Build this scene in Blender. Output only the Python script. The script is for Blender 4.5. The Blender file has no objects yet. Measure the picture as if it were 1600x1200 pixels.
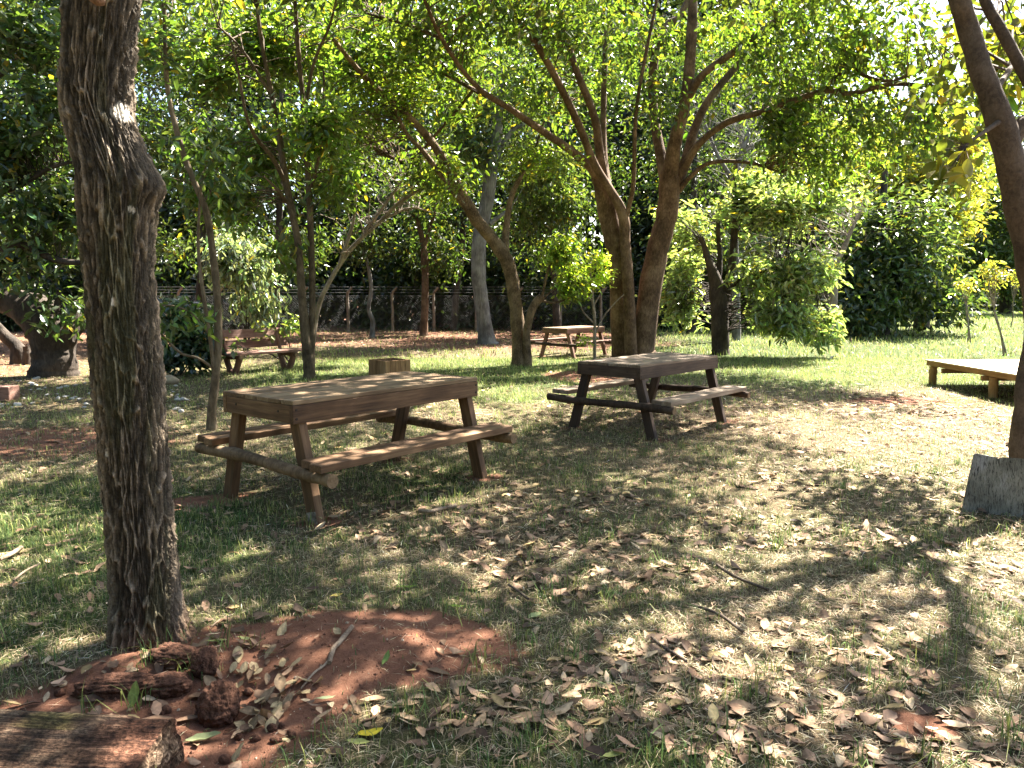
import bpy, bmesh, math, random
import numpy as np
from mathutils import Vector, Matrix

# ------------------------------------------------------------------ camera, sky, sun, exposure
SC = bpy.context.scene
COL = SC.collection
FPX, CAM_H = 1202.0, 1.47
PITCH = math.atan(145 / 1202.0)
cam_d = bpy.data.cameras.new('camera'); cam = bpy.data.objects.new('camera', cam_d); COL.objects.link(cam)
cam_d.sensor_width = 36.0; cam_d.lens = 36.0 * FPX / 1600.0
cam_d.clip_start = 0.05; cam_d.clip_end = 1500.0
cam.location = (0, 0, CAM_H); cam.rotation_euler = (math.radians(90) - PITCH, 0, 0)
SC.camera = cam

SUN_EL, SUN_AZ = math.radians(52), math.radians(43)      # azimuth measured from +Y towards +X
SUND = np.array([math.sin(SUN_AZ) * math.cos(SUN_EL), math.cos(SUN_AZ) * math.cos(SUN_EL), math.sin(SUN_EL)])
world = bpy.data.worlds.new('World'); SC.world = world; world.use_nodes = True
wn = world.node_tree.nodes; wl = world.node_tree.links
bg = wn['Background']; sky = wn.new('ShaderNodeTexSky'); sky.sky_type = 'NISHITA'; sky.sun_disc = False
sky.sun_elevation = SUN_EL; sky.sun_rotation = SUN_AZ; sky.air_density = 1.0; sky.dust_density = 2.0; sky.ozone_density = 1.0
wl.new(sky.outputs[0], bg.inputs[0]); bg.inputs[1].default_value = 0.05
sun_d = bpy.data.lights.new('sun', 'SUN'); sun = bpy.data.objects.new('sun', sun_d); COL.objects.link(sun)
sun_d.energy = 5.0; sun_d.angle = math.radians(0.53); sun_d.color = (1.0, 0.93, 0.82)
sun.rotation_euler = Vector(tuple(SUND)).to_track_quat('Z', 'Y').to_euler()
vs = SC.view_settings; vs.view_transform = 'Standard'; vs.look = 'None'; vs.gamma = 1.0; vs.use_curve_mapping = False
vs.exposure = 3.2
cy = SC.cycles
cy.use_denoising = True
cy.max_bounces = 7; cy.diffuse_bounces = 4; cy.glossy_bounces = 2; cy.transmission_bounces = 5; cy.transparent_max_bounces = 4
cy.sample_clamp_indirect = 6.0; cy.caustics_reflective = False; cy.caustics_refractive = False

# ------------------------------------------------------------------ helpers
rng = np.random.default_rng(7)
random.seed(7)
cP, sP = math.cos(PITCH), math.sin(PITCH)

def P(u, v, Y):
    """World point that lies at depth Y along the line of sight through photo point (u, v)."""
    x = (u - 800) / FPX; y = -(v - 600) / FPX
    d = np.array([x, cP + y * sP, -sP + y * cP]); t = Y / d[1]
    return np.array([0, 0, CAM_H]) + t * d

def G(u, v, z=0.0):
    x = (u - 800) / FPX; y = -(v - 600) / FPX
    d = np.array([x, cP + y * sP, -sP + y * cP]); t = (z - CAM_H) / d[2]
    return np.array([0, 0, CAM_H]) + t * d

def proj(p):
    p = np.asarray(p, float); dz = p[..., 2] - CAM_H
    fw = p[..., 1] * cP - dz * sP; up = p[..., 1] * sP + dz * cP
    fw = np.where(np.abs(fw) < 1e-6, 1e-6, fw)
    return 800 + FPX * p[..., 0] / fw, 600 - FPX * up / fw, fw

def hash2(ix, iy, seed):
    h = (ix.astype(np.int64) * 374761393 + iy.astype(np.int64) * 668265263 + seed * 1442695041) & 0xFFFFFFFF
    h = ((h ^ (h >> 13)) * 1274126177) & 0xFFFFFFFF
    h = (h ^ (h >> 16)) & 0xFFFFFFFF
    return h / 4294967295.0

def vnoise(x, y, seed=0):
    x = np.asarray(x, float); y = np.asarray(y, float)
    ix = np.floor(x); iy = np.floor(y); fx = x - ix; fy = y - iy
    fx = fx * fx * (3 - 2 * fx); fy = fy * fy * (3 - 2 * fy)
    ix = ix.astype(np.int64); iy = iy.astype(np.int64)
    a = hash2(ix, iy, seed); b = hash2(ix + 1, iy, seed); c = hash2(ix, iy + 1, seed); d = hash2(ix + 1, iy + 1, seed)
    return (a * (1 - fx) + b * fx) * (1 - fy) + (c * (1 - fx) + d * fx) * fy

def fbm(x, y, seed=0, oct=4):
    s = 0; a = 0.5; f = 1.0
    for k in range(oct):
        s = s + a * vnoise(x * f, y * f, seed + k * 17); a *= 0.5; f *= 2.03
    return s / (1 - 0.5 ** oct)

def sstep(a, b, x):
    t = np.clip((x - a) / (b - a), 0, 1); return t * t * (3 - 2 * t)

def mk(name, chunks, mats, smooth=True):
    """chunks: (V (n,3), F (m,k), C (n,3) or None, material index)"""
    vs_, loops, starts, totals, cols, mi = [], [], [], [], [], []
    off = 0; lo = 0; has_c = any(c[2] is not None for c in chunks)
    for ch in chunks:
        V, F, C = ch[0], ch[1], ch[2]; m = ch[3] if len(ch) > 3 else 0
        V = np.asarray(V, np.float32); F = np.asarray(F, np.int64)
        n, k = F.shape
        vs_.append(V); loops.append((F + off).ravel()); starts.append(lo + np.arange(n) * k); totals.append(np.full(n, k)); mi.append(np.full(n, m))
        if has_c:
            cc = np.ones((len(V), 4), np.float32)
            if C is not None: cc[:, :3] = C
            cols.append(cc)
        off += len(V); lo += n * k
    V = np.concatenate(vs_); L = np.concatenate(loops).astype(np.int32); S = np.concatenate(starts).astype(np.int32)
    me = bpy.data.meshes.new(name)
    me.vertices.add(len(V)); me.vertices.foreach_set('co', V.ravel())
    me.loops.add(len(L)); me.loops.foreach_set('vertex_index', L)
    me.polygons.add(len(S)); me.polygons.foreach_set('loop_start', S)
    me.polygons.foreach_set('material_index', np.concatenate(mi).astype(np.int32))
    me.polygons.foreach_set('use_smooth', np.full(len(S), smooth))
    for m in (mats if isinstance(mats, (list, tuple)) else [mats]): me.materials.append(m)
    me.update(calc_edges=True)
    if has_c:
        at = me.attributes.new('Col', 'FLOAT_COLOR', 'POINT'); at.data.foreach_set('color', np.concatenate(cols).ravel())
    return me

def obj(name, me, parent=None, loc=None):
    o = bpy.data.objects.new(name, me); COL.objects.link(o)
    if parent is not None: o.parent = parent
    if loc is not None: o.location = loc
    return o

def tw_(me, parent):
    o = obj('twigs', me, parent); o['kind'] = 'stuff'; return o

def tag(o, label=None, cat=None, group=None, kind=None):
    if label: o['label'] = label
    if cat: o['category'] = cat
    if group: o['group'] = group
    if kind: o['kind'] = kind
    return o

def thing(name, label, cat, loc=(0, 0, 0), rotz=0.0, group=None):
    o = obj(name, None); o.location = tuple(loc); o.rotation_euler = (0, 0, rotz); o.empty_display_size = 0.1
    return tag(o, label, cat, group)

def spline(pts, per=6):
    pts = np.asarray(pts, float)
    Q = np.vstack([2 * pts[0] - pts[1], pts, 2 * pts[-1] - pts[-2]]); out = []
    for i in range(1, len(Q) - 2):
        p0, p1, p2, p3 = Q[i - 1:i + 3]
        for t in np.linspace(0, 1, per, endpoint=False):
            out.append(0.5 * ((2 * p1) + (-p0 + p2) * t + (2 * p0 - 5 * p1 + 4 * p2 - p3) * t * t + (-p0 + 3 * p1 - 3 * p2 + p3) * t ** 3))
    out.append(pts[-1]); return np.array(out)

def tubes(paths, radii, seg=6, rough=0.0, seed=0, cap=False):
    """paths (n,m,3), radii (n,m) -> V, F quads. One batch of tubes."""
    n, m, _ = paths.shape
    T = np.gradient(paths, axis=1); T /= np.linalg.norm(T, axis=2, keepdims=True) + 1e-9
    main = np.abs(paths[:, -1] - paths[:, 0]); main /= np.linalg.norm(main, axis=1, keepdims=True) + 1e-9
    ref = np.where(main[:, 2:3] > 0.6, np.array([[1.0, 0.13, 0]]), np.array([[0.1, 0.05, 1.0]]))[:, None, :]
    A = np.cross(T, ref); A /= np.linalg.norm(A, axis=2, keepdims=True) + 1e-9
    B = np.cross(T, A)
    th = np.linspace(0, 2 * np.pi, seg, endpoint=False)
    R = np.repeat(radii[:, :, None], seg, axis=2)
    if rough > 0:
        ii = np.arange(n)[:, None, None]; jj = np.arange(m)[None, :, None]; kk = np.arange(seg)[None, None, :]
        nz = vnoise(np.cos(th)[None, None, :] * 1.5 + ii * 7.3 + 50, jj * 0.35 + np.sin(th)[None, None, :] * 1.5, seed) - 0.5
        nz2 = vnoise(jj * 0.8 + ii * 3.1 + kk * 0, kk * 0 + ii * 5.0 + seed, seed + 5) - 0.5
        R = R * (1 + rough * 2 * nz + rough * 0.8 * nz2)
    V = paths[:, :, None, :] + R[..., None] * (np.cos(th)[None, None, :, None] * A[:, :, None, :] + np.sin(th)[None, None, :, None] * B[:, :, None, :])
    idx = np.arange(n * m * seg).reshape(n, m, seg)
    a = idx[:, :-1, :]; b = np.roll(a, -1, axis=2); d = idx[:, 1:, :]; c = np.roll(d, -1, axis=2)
    F = np.stack([a, d, c, b], axis=-1).reshape(-1, 4)
    V = V.reshape(-1, 3)
    if cap:
        Vc = paths[:, -1, :]; base = len(V); fs = []
        last = idx[:, -1, :]
        ci = base + np.arange(n)
        f = np.stack([last, np.roll(last, -1, axis=1), np.repeat(ci[:, None], seg, 1), np.repeat(ci[:, None], seg, 1)], -1)
        F = np.vstack([F, f.reshape(-1, 4)]); V = np.vstack([V, Vc])
        # degenerate quads are avoided: turn the cap into tris by duplicating nothing
        F2 = f.reshape(-1, 4)[:, :3]
        F = F[:-len(F2)]
        return V, F, F2
    return V, F

def limb(spec, seg=10, per=6, rough=0.06, seed=0, cap=False):
    """spec: list of (u, v, Y, width px). Returns chunk list and the sampled centre line with radii."""
    pts = np.array([np.r_[P(u, v, Y), w * 0.5 * Y / FPX] for u, v, Y, w in spec])
    return limb3(pts, seg, per, rough, seed, cap)

def limb3(pts, seg=10, per=6, rough=0.06, seed=0, cap=False):
    S = spline(pts, per); S[:, 3] = np.maximum(S[:, 3], 0.003)
    if cap:
        V, F, F2 = tubes(S[None, :, :3], S[None, :, 3], seg, rough, seed, True)
        return [(V, F, None), (V, F2, None)], S
    V, F = tubes(S[None, :, :3], S[None, :, 3], seg, rough, seed)
    return [(V, F, None)], S

def unit(v): return v / (np.linalg.norm(v, axis=-1, keepdims=True) + 1e-9)

def leaves(cent, L, W, color, spread, droop=0.5, flat=0.5, jit=0.3, vary=0.25, seed=1, outward=None, yellow=0.0, hexa=False):
    """One folded diamond leaf for every row of cent. L, W mean length and width."""
    r = np.random.default_rng(seed); n = len(cent)
    base = cent + r.normal(size=(n, 3)) * spread
    d = r.normal(size=(n, 3)); d[:, 2] = d[:, 2] * 0.5 - droop
    if outward is not None: d = d + outward
    d = unit(d)
    up = r.normal(size=(n, 3)) * (1 - flat); up[:, 2] += flat * 1.5
    s = unit(np.cross(d, up)); nn = np.cross(s, d)
    l = L * (1 + jit * r.uniform(-1, 1, n))[:, None]; w = W * (1 + jit * r.uniform(-1, 1, n))[:, None]
    fold = w * r.uniform(0.05, 0.35, n)[:, None]
    p0 = base; p2 = base + d * l - nn * l * 0.12
    p1 = base + d * l * 0.45 + s * w * 0.5 + nn * fold; p3 = base + d * l * 0.45 - s * w * 0.5 + nn * fold
    if hexa:
        q1 = base + d * l * 0.25 + s * w * 0.40 + nn * fold * .8; q2 = base + d * l * 0.68 + s * w * 0.42 + nn * fold * .8 - nn * l * .05
        q3 = base + d * l * 0.68 - s * w * 0.42 + nn * fold * .8 - nn * l * .05; q4 = base + d * l * 0.25 - s * w * 0.40 + nn * fold * .8
        V = np.stack([p0, q1, q2, p2, q3, q4], 1).reshape(-1, 3); i = np.arange(n) * 6
        F = np.vstack([np.stack([i, i + 1, i + 2, i + 3], 1), np.stack([i, i + 3, i + 4, i + 5], 1)])
    else:
        V = np.stack([p0, p1, p2, p3], 1).reshape(-1, 3)
        i = np.arange(n) * 4
        F = np.vstack([np.stack([i, i + 1, i + 2], 1), np.stack([i, i + 2, i + 3], 1)])
    c = np.array(color)[None, :] * np.exp(vary * r.normal(size=(n, 1))) * np.exp(0.10 * r.normal(size=(n, 3)))
    if yellow > 0:
        k = (r.random(n) < yellow)[:, None]; c = np.where(k, np.array([[0.30, 0.24, 0.03]]) * r.uniform(0.5, 1.1, (n, 1)), c)
    return V, F, np.repeat(np.clip(c, 0.003, 0.8), 6 if hexa else 4, axis=0)

# ------------------------------------------------------------------ materials
def nodes_of(name):
    m = bpy.data.materials.new(name); m.use_nodes = True; nt = m.node_tree
    return m, nt, nt.nodes, nt.links, nt.nodes['Principled BSDF']

def leaf_material(name, trans=0.4, rough=0.42, warm=(1.7, 1.75, 0.75), spec=0.5):
    m, nt, N, L, b = nodes_of(name)
    at = N.new('ShaderNodeAttribute'); at.attribute_name = 'Col'
    L.new(at.outputs['Color'], b.inputs['Base Color'])
    b.inputs['Roughness'].default_value = rough; b.inputs['Specular IOR Level'].default_value = spec
    tr = N.new('ShaderNodeBsdfTranslucent'); mu = N.new('ShaderNodeMix'); mu.data_type = 'RGBA'; mu.blend_type = 'MULTIPLY'
    mu.inputs['Factor'].default_value = 1.0; mu.clamp_result = False
    L.new(at.outputs['Color'], mu.inputs[6]); mu.inputs[7].default_value = (*warm, 1)
    L.new(mu.outputs[2], tr.inputs['Color'])
    mx = N.new('ShaderNodeMixShader'); mx.inputs[0].default_value = trans
    L.new(b.outputs[0], mx.inputs[1]); L.new(tr.outputs[0], mx.inputs[2])
    L.new(mx.outputs[0], N['Material Output'].inputs['Surface'])
    return m

def ramp(N, pos_cols):
    r = N.new('ShaderNodeValToRGB'); e = r.color_ramp.elements
    while len(e) < len(pos_cols): e.new(0.5)
    for x, (p, c) in zip(e, pos_cols): x.position = p; x.color = (*c, 1)
    return r

def bark_material(name, dark, mid, light, scale=9.0, stretch=0.25, bump=0.5, rings=0.0, spots=None):
    m, nt, N, L, b = nodes_of(name)
    tc = N.new('ShaderNodeTexCoord'); mp = N.new('ShaderNodeMapping'); mp.inputs['Scale'].default_value = (1, 1, stretch)
    L.new(tc.outputs['Object'], mp.inputs[0])
    n1 = N.new('ShaderNodeTexNoise'); n1.inputs['Scale'].default_value = scale * 3; n1.inputs['Detail'].default_value = 6; n1.inputs['Roughness'].default_value = 0.65; n1.inputs['Distortion'].default_value = 0.6
    L.new(mp.outputs[0], n1.inputs['Vector'])
    n2 = N.new('ShaderNodeTexNoise'); n2.inputs['Scale'].default_value = scale * 0.35; n2.inputs['Detail'].default_value = 3
    L.new(tc.outputs['Object'], n2.inputs['Vector'])
    ad = N.new('ShaderNodeMath'); ad.operation = 'MULTIPLY_ADD'; ad.inputs[1].default_value = 0.6
    L.new(n2.outputs['Fac'], ad.inputs[0])
    mm = N.new('ShaderNodeMath'); mm.operation = 'MULTIPLY'; mm.inputs[1].default_value = 0.6; L.new(n1.outputs['Fac'], mm.inputs[0]); L.new(mm.outputs[0], ad.inputs[2])
    r = ramp(N, [(0.42, dark), (0.58, mid), (0.76, light)]); L.new(ad.outputs[0], r.inputs[0])
    L.new(r.outputs[0], b.inputs['Base Color'])
    b.inputs['Roughness'].default_value = 0.85; b.inputs['Specular IOR Level'].default_value = 0.25
    bp = N.new('ShaderNodeBump'); bp.inputs['Strength'].default_value = bump; bp.inputs['Distance'].default_value = 0.03
    L.new(n1.outputs['Fac'], bp.inputs['Height']); L.new(bp.outputs[0], b.inputs['Normal'])
    return m

def wood_material(name, dark, mid, light, scale=1.0, rough=0.75, grey=None):
    """Grain runs along the object's own X axis; every plank gets its own offset and tone."""
    m, nt, N, L, b = nodes_of(name)
    tc = N.new('ShaderNodeTexCoord'); oi = N.new('ShaderNodeObjectInfo')
    ofs = N.new('ShaderNodeVectorMath'); ofs.operation = 'ADD'
    sc = N.new('ShaderNodeVectorMath'); sc.operation = 'SCALE'; sc.inputs['Scale'].default_value = 37.0
    cb = N.new('ShaderNodeCombineXYZ'); L.new(oi.outputs['Random'], cb.inputs[0]); L.new(oi.outputs['Random'], cb.inputs[1]); L.new(oi.outputs['Random'], cb.inputs[2])
    L.new(cb.outputs[0], sc.inputs[0]); L.new(tc.outputs['Object'], ofs.inputs[0]); L.new(sc.outputs[0], ofs.inputs[1])
    mp = N.new('ShaderNodeMapping'); mp.inputs['Scale'].default_value = (1.2 * scale, 22 * scale, 22 * scale); L.new(ofs.outputs[0], mp.inputs[0])
    n1 = N.new('ShaderNodeTexNoise'); n1.inputs['Scale'].default_value = 1.6; n1.inputs['Detail'].default_value = 7; n1.inputs['Roughness'].default_value = 0.7; n1.inputs['Distortion'].default_value = 0.8
    L.new(mp.outputs[0], n1.inputs['Vector'])
    mp2 = N.new('ShaderNodeMapping'); mp2.inputs['Scale'].default_value = (2.2, 5, 5); L.new(ofs.outputs[0], mp2.inputs[0])
    n2 = N.new('ShaderNodeTexNoise'); n2.inputs['Scale'].default_value = 1.3; n2.inputs['Detail'].default_value = 4; L.new(mp2.outputs[0], n2.inputs['Vector'])
    mix = N.new('ShaderNodeMath'); mix.operation = 'MULTIPLY_ADD'; mix.inputs[1].default_value = 0.45
    m2 = N.new('ShaderNodeMath'); m2.operation = 'MULTIPLY'; m2.inputs[1].default_value = 0.6; L.new(n1.outputs['Fac'], m2.inputs[0])
    L.new(n2.outputs['Fac'], mix.inputs[0]); L.new(m2.outputs[0], mix.inputs[2])
    rv = N.new('ShaderNodeMath'); rv.operation = 'MULTIPLY_ADD'; rv.inputs[1].default_value = 0.14; L.new(oi.outputs['Random'], rv.inputs[0]); L.new(mix.outputs[0], rv.inputs[2])
    r = ramp(N, [(0.40, dark), (0.60, mid), (0.80, light)]); L.new(rv.outputs[0], r.inputs[0])
    L.new(r.outputs[0], b.inputs['Base Color']); b.inputs['Roughness'].default_value = rough; b.inputs['Specular IOR Level'].default_value = 0.3
    bp = N.new('ShaderNodeBump'); bp.inputs['Strength'].default_value = 0.45; bp.inputs['Distance'].default_value = 0.004
    L.new(n1.outputs['Fac'], bp.inputs['Height']); L.new(bp.outputs[0], b.inputs['Normal'])
    return m

def plain_material(name, c1, c2, scale=8.0, rough=0.85, bump=0.3, dist=0.01):
    m, nt, N, L, b = nodes_of(name)
    tc = N.new('ShaderNodeTexCoord'); n1 = N.new('ShaderNodeTexNoise'); n1.inputs['Scale'].default_value = scale; n1.inputs['Detail'].default_value = 8; n1.inputs['Roughness'].default_value = 0.65
    L.new(tc.outputs['Object'], n1.inputs['Vector'])
    r = ramp(N, [(0.33, c1), (0.68, c2)]); L.new(n1.outputs['Fac'], r.inputs[0]); L.new(r.outputs[0], b.inputs['Base Color'])
    b.inputs['Roughness'].default_value = rough; b.inputs['Specular IOR Level'].default_value = 0.25
    bp = N.new('ShaderNodeBump'); bp.inputs['Strength'].default_value = bump; bp.inputs['Distance'].default_value = dist
    L.new(n1.outputs['Fac'], bp.inputs['Height']); L.new(bp.outputs[0], b.inputs['Normal'])
    return m

def attr_material(name, rough=0.85, trans=0.0, bump=0.0, bscale=60.0, noise_amt=0.0, nscale=40.0):
    m, nt, N, L, b = nodes_of(name)
    at = N.new('ShaderNodeAttribute'); at.attribute_name = 'Col'
    src = at.outputs['Color']
    if noise_amt > 0:
        tc = N.new('ShaderNodeTexCoord'); n1 = N.new('ShaderNodeTexNoise'); n1.inputs['Scale'].default_value = nscale; n1.inputs['Detail'].default_value = 6
        L.new(tc.outputs['Object'], n1.inputs['Vector'])
        r = ramp(N, [(0.3, (1 - noise_amt,) * 3), (0.7, (1 + noise_amt,) * 3)]); L.new(n1.outputs['Fac'], r.inputs[0])
        mu = N.new('ShaderNodeMix'); mu.data_type = 'RGBA'; mu.blend_type = 'MULTIPLY'; mu.inputs['Factor'].default_value = 1
        L.new(src, mu.inputs[6]); L.new(r.outputs[0], mu.inputs[7]); src = mu.outputs[2]
        if bump > 0:
            bp = N.new('ShaderNodeBump'); bp.inputs['Strength'].default_value = bump; bp.inputs['Distance'].default_value = 0.01
            L.new(n1.outputs['Fac'], bp.inputs['Height']); L.new(bp.outputs[0], b.inputs['Normal'])
    L.new(src, b.inputs['Base Color']); b.inputs['Roughness'].default_value = rough; b.inputs['Specular IOR Level'].default_value = 0.3
    if trans > 0:
        tr = N.new('ShaderNodeBsdfTranslucent'); L.new(src, tr.inputs['Color'])
        mx = N.new('ShaderNodeMixShader'); mx.inputs[0].default_value = trans
        L.new(b.outputs[0], mx.inputs[1]); L.new(tr.outputs[0], mx.inputs[2]); L.new(mx.outputs[0], N['Material Output'].inputs['Surface'])
    return m

M_LEAF = leaf_material('foliage', 0.42, 0.36, (2.1, 2.0, 0.7), .7)
M_LEAF_GLOSS = leaf_material('glossy_foliage', 0.38, 0.24, (1.9, 1.9, 0.7), spec=1.0)
M_GRASS = attr_material('grass_blades', 0.6, 0.35)
M_DRY = attr_material('dry_leaves', 0.75, 0.12, noise_amt=0.25, nscale=70)
M_BARK_ROUGH = attr_material('furrowed_bark', 0.9, 0, bump=0.6, noise_amt=0.3, nscale=120)
M_BARK_BROWN = bark_material('brown_bark', (0.036, 0.021, 0.012), (0.10, 0.060, 0.036), (0.21, 0.14, 0.09), 9, 0.5, 0.45)
M_BARK_PALE = bark_material('pale_bark', (0.05, 0.036, 0.021), (0.115, 0.085, 0.052), (0.21, 0.165, 0.11), 9, 0.4, 0.4)
M_BARK_TAN = bark_material('tan_scaly_bark', (0.035, 0.023, 0.013), (0.12, 0.08, 0.046), (0.26, 0.18, 0.105), 14, 0.6, 0.8)
M_BARK_GREY = bark_material('grey_bark', (0.05, 0.045, 0.04), (0.13, 0.12, 0.11), (0.25, 0.24, 0.22), 8, 0.2, 0.6)
M_BARK_DARK = bark_material('dark_bark', (0.018, 0.014, 0.011), (0.045, 0.035, 0.027), (0.09, 0.07, 0.055), 8, 0.3, 0.7)
M_BARK_BARE = bark_material('bare_branch_bark', (0.085, 0.065, 0.048), (0.19, 0.15, 0.115), (0.32, 0.265, 0.21), 10, 0.4, 0.4)

# ------------------------------------------------------------------ terrain fields
def ell(x, y, cx, cy, rx, ry, rot=0.0, soft=0.35, seed=3, nf=2.2, namp=0.5):
    c, s = math.cos(rot), math.sin(rot); dx = x - cx; dy = y - cy
    a = (c * dx + s * dy) / rx; b = (-s * dx + c * dy) / ry
    d = np.sqrt(a * a + b * b) + namp * (fbm(x * nf, y * nf, seed, 3) - 0.5)
    return 1 - sstep(1 - soft, 1 + soft * 0.6, d)

T1 = dict(c=(-1.14, 5.70), r=math.radians(50.7), L=1.738, W=0.819, h=0.783, fw=0.52, fl=0.787, sz=0.433, so=0.76, sl=0.895)
T2 = dict(c=(1.51, 8.352), r=math.radians(47.8), L=1.605, W=0.773, h=0.745, fw=0.515, fl=0.724, sz=0.42, so=0.75, sl=0.80)
T3 = dict(c=(1.415, 17.58), r=math.radians(48.2), L=1.42, W=0.70, h=0.66, fw=0.48, fl=0.60, sz=0.37, so=0.78, sl=0.72)

def foot_points(t):
    c, s = math.cos(t['r']), math.sin(t['r']); out = []
    for sx in (-1, 1):
        for sy in (-1, 1):
            x, y = sx * t['fl'], sy * t['fw']; out.append((t['c'][0] + c * x - s * y, t['c'][1] + s * x + c * y))
    return out

SOIL = [(-0.60, 3.02, 0.66, 0.40, 0, 1), (-1.20, 3.02, 0.38, 0.22, 0.2, 1), (-0.86, 2.62, 0.36, 0.36, 0, 1), (-1.35, 2.55, 0.55, 0.40, 0, 1),
        (-0.25, 2.98, 0.32, 0.15, 0, 0.9), (-0.95, 2.25, 0.25, 0.25, 0, 0.9), (-2.25, 5.25, 0.35, 0.2, 0.4, 0.85)]
_p = G(1400, 626); SOIL.append((_p[0], _p[1], 0.75, 0.42, 0, 0.95))
_p = G(915, 588); SOIL.append((_p[0], _p[1], 0.75, 1.1, 0.3, 0.9))
_p = G(70, 690); SOIL.append((_p[0], _p[1], 1.5, 1.1, 0, 0.65))
_p = G(1440, 1135); SOIL.append((_p[0], _p[1], 0.13, 0.10, 0, 0.9))
_p = G(1000, 900); SOIL.append((_p[0], _p[1], 0.2, 0.14, 0, 0.3))
for t_, s_ in ((T1, 0.9), (T2, 0.85), (T3, 0.8)):
    for fx, fy in foot_points(t_): SOIL.append((fx + 0.02, fy, 0.20, 0.14, 0.3, s_ * .72))

def soil_mask(x, y):
    m = np.zeros_like(x)
    for i, (cx, cy_, rx, ry, rot, s) in enumerate(SOIL):
        near = (np.abs(x - cx) < rx * 2.2 + 0.4) & (np.abs(y - cy_) < ry * 2.2 + 0.4) if rx < 3 else np.ones_like(x, bool)
        if near.any():
            v = np.zeros_like(x); v[near] = s * ell(x[near], y[near], cx, cy_, rx, ry, rot, 0.4, 3 + i, 3.5 / max(rx, .3)); m = np.maximum(m, v)
    far = sstep(18.6, 20.6, y + 2.0 * (vnoise(x * 0.5, y * 0.5, 91) - 0.5)) * (1 - sstep(3.0, 7.0, x)) * 0.66
    side = sstep(6.0, 9.0, -x - 0.05 * y) * sstep(7.5, 9, y) * 0.6
    return np.maximum(m, np.maximum(far, side) * (0.45 + 0.75 * fbm(x * 0.7, y * 0.7, 44, 3)))

def green_mask(x, y):
    g = 0.40 * np.ones_like(x)
    g = np.maximum(g, ell(x, y, -1.0, 14.2, 4.6, 3.6, 0, 0.5, 8, 0.5))
    g = np.maximum(g, ell(x, y, 0.4, 10.8, 1.1, 1.0, 0, 0.5, 9, 0.8) * 0.8)
    g = np.maximum(g, sstep(10.0, 13.0, y) * sstep(1.8, 4.0, x) * 0.95)
    g = np.maximum(g, ell(x, y, -2.9, 4.2, 1.6, 2.0, 0, 0.5, 12, 1.0) * 0.85)
    g = np.maximum(g, ell(x, y, -0.6, 5.9, 0.9, 0.9, 0, 0.5, 14, 1.2) * 0.55)
    g = np.maximum(g, ell(x, y, 0.2, 2.2, 1.1, 0.35, 0, 0.5, 15, 1.5) * 0.6)
    dry = ell(x, y, 3.6, 8.6, 2.6, 1.9, 0.2, 0.5, 21, 0.6)
    g = g * (1 - 0.5 * dry)
    g = g * (1 - 0.75 * sstep(19.5, 22, y) * (1 - sstep(3.0, 7.0, x)))
    g = g * (1 - 0.8 * sstep(5.5, 8, -x - 0.08 * y) * sstep(7, 9, y))
    return np.clip(g * (0.45 + 1.1 * fbm(x * 1.7, y * 1.7, 33, 4)), 0, 1)

def ground_h(x, y):
    x = np.asarray(x, float); y = np.asarray(y, float)
    near = 1 - sstep(12, 26, np.hypot(x, y))
    h = 0.03 * (vnoise(x * 0.45, y * 0.45, 5) - 0.5) + near * (0.020 * (fbm(x * 2.3, y * 2.3, 6, 3) - 0.5) + 0.010 * (vnoise(x * 9, y * 9, 7) - 0.5))
    # low mound of turned red earth beside the big trunk, with a hollow next to the timber
    h = h + 0.055 * np.exp(-(((x + 0.72) / 0.42) ** 2 + ((y - 3.05) / 0.26) ** 2)) + 0.05 * np.exp(-(((x + 1.45) / 0.35) ** 2 + ((y - 2.85) / 0.14) ** 2))
    h = h - 0.05 * np.exp(-(((x + 1.0) / 0.16) ** 2 + ((y - 2.55) / 0.2) ** 2))
    return h

def warp_axis(lo, hi, a, b, n_mid, n_lo, n_hi, grow=3.2):
    mid = np.linspace(a, b, n_mid)
    k = np.linspace(0, 1, n_hi + 1)[1:]; hi_ = b + (hi - b) * (np.expm1(grow * 1.6 * k) / np.expm1(grow * 1.6))
    k = np.linspace(0, 1, n_lo + 1)[1:]; lo_ = a - (a - lo) * (np.expm1(grow * 1.6 * k) / np.expm1(grow * 1.6))
    return np.concatenate([lo_[::-1], mid, hi_])

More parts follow.
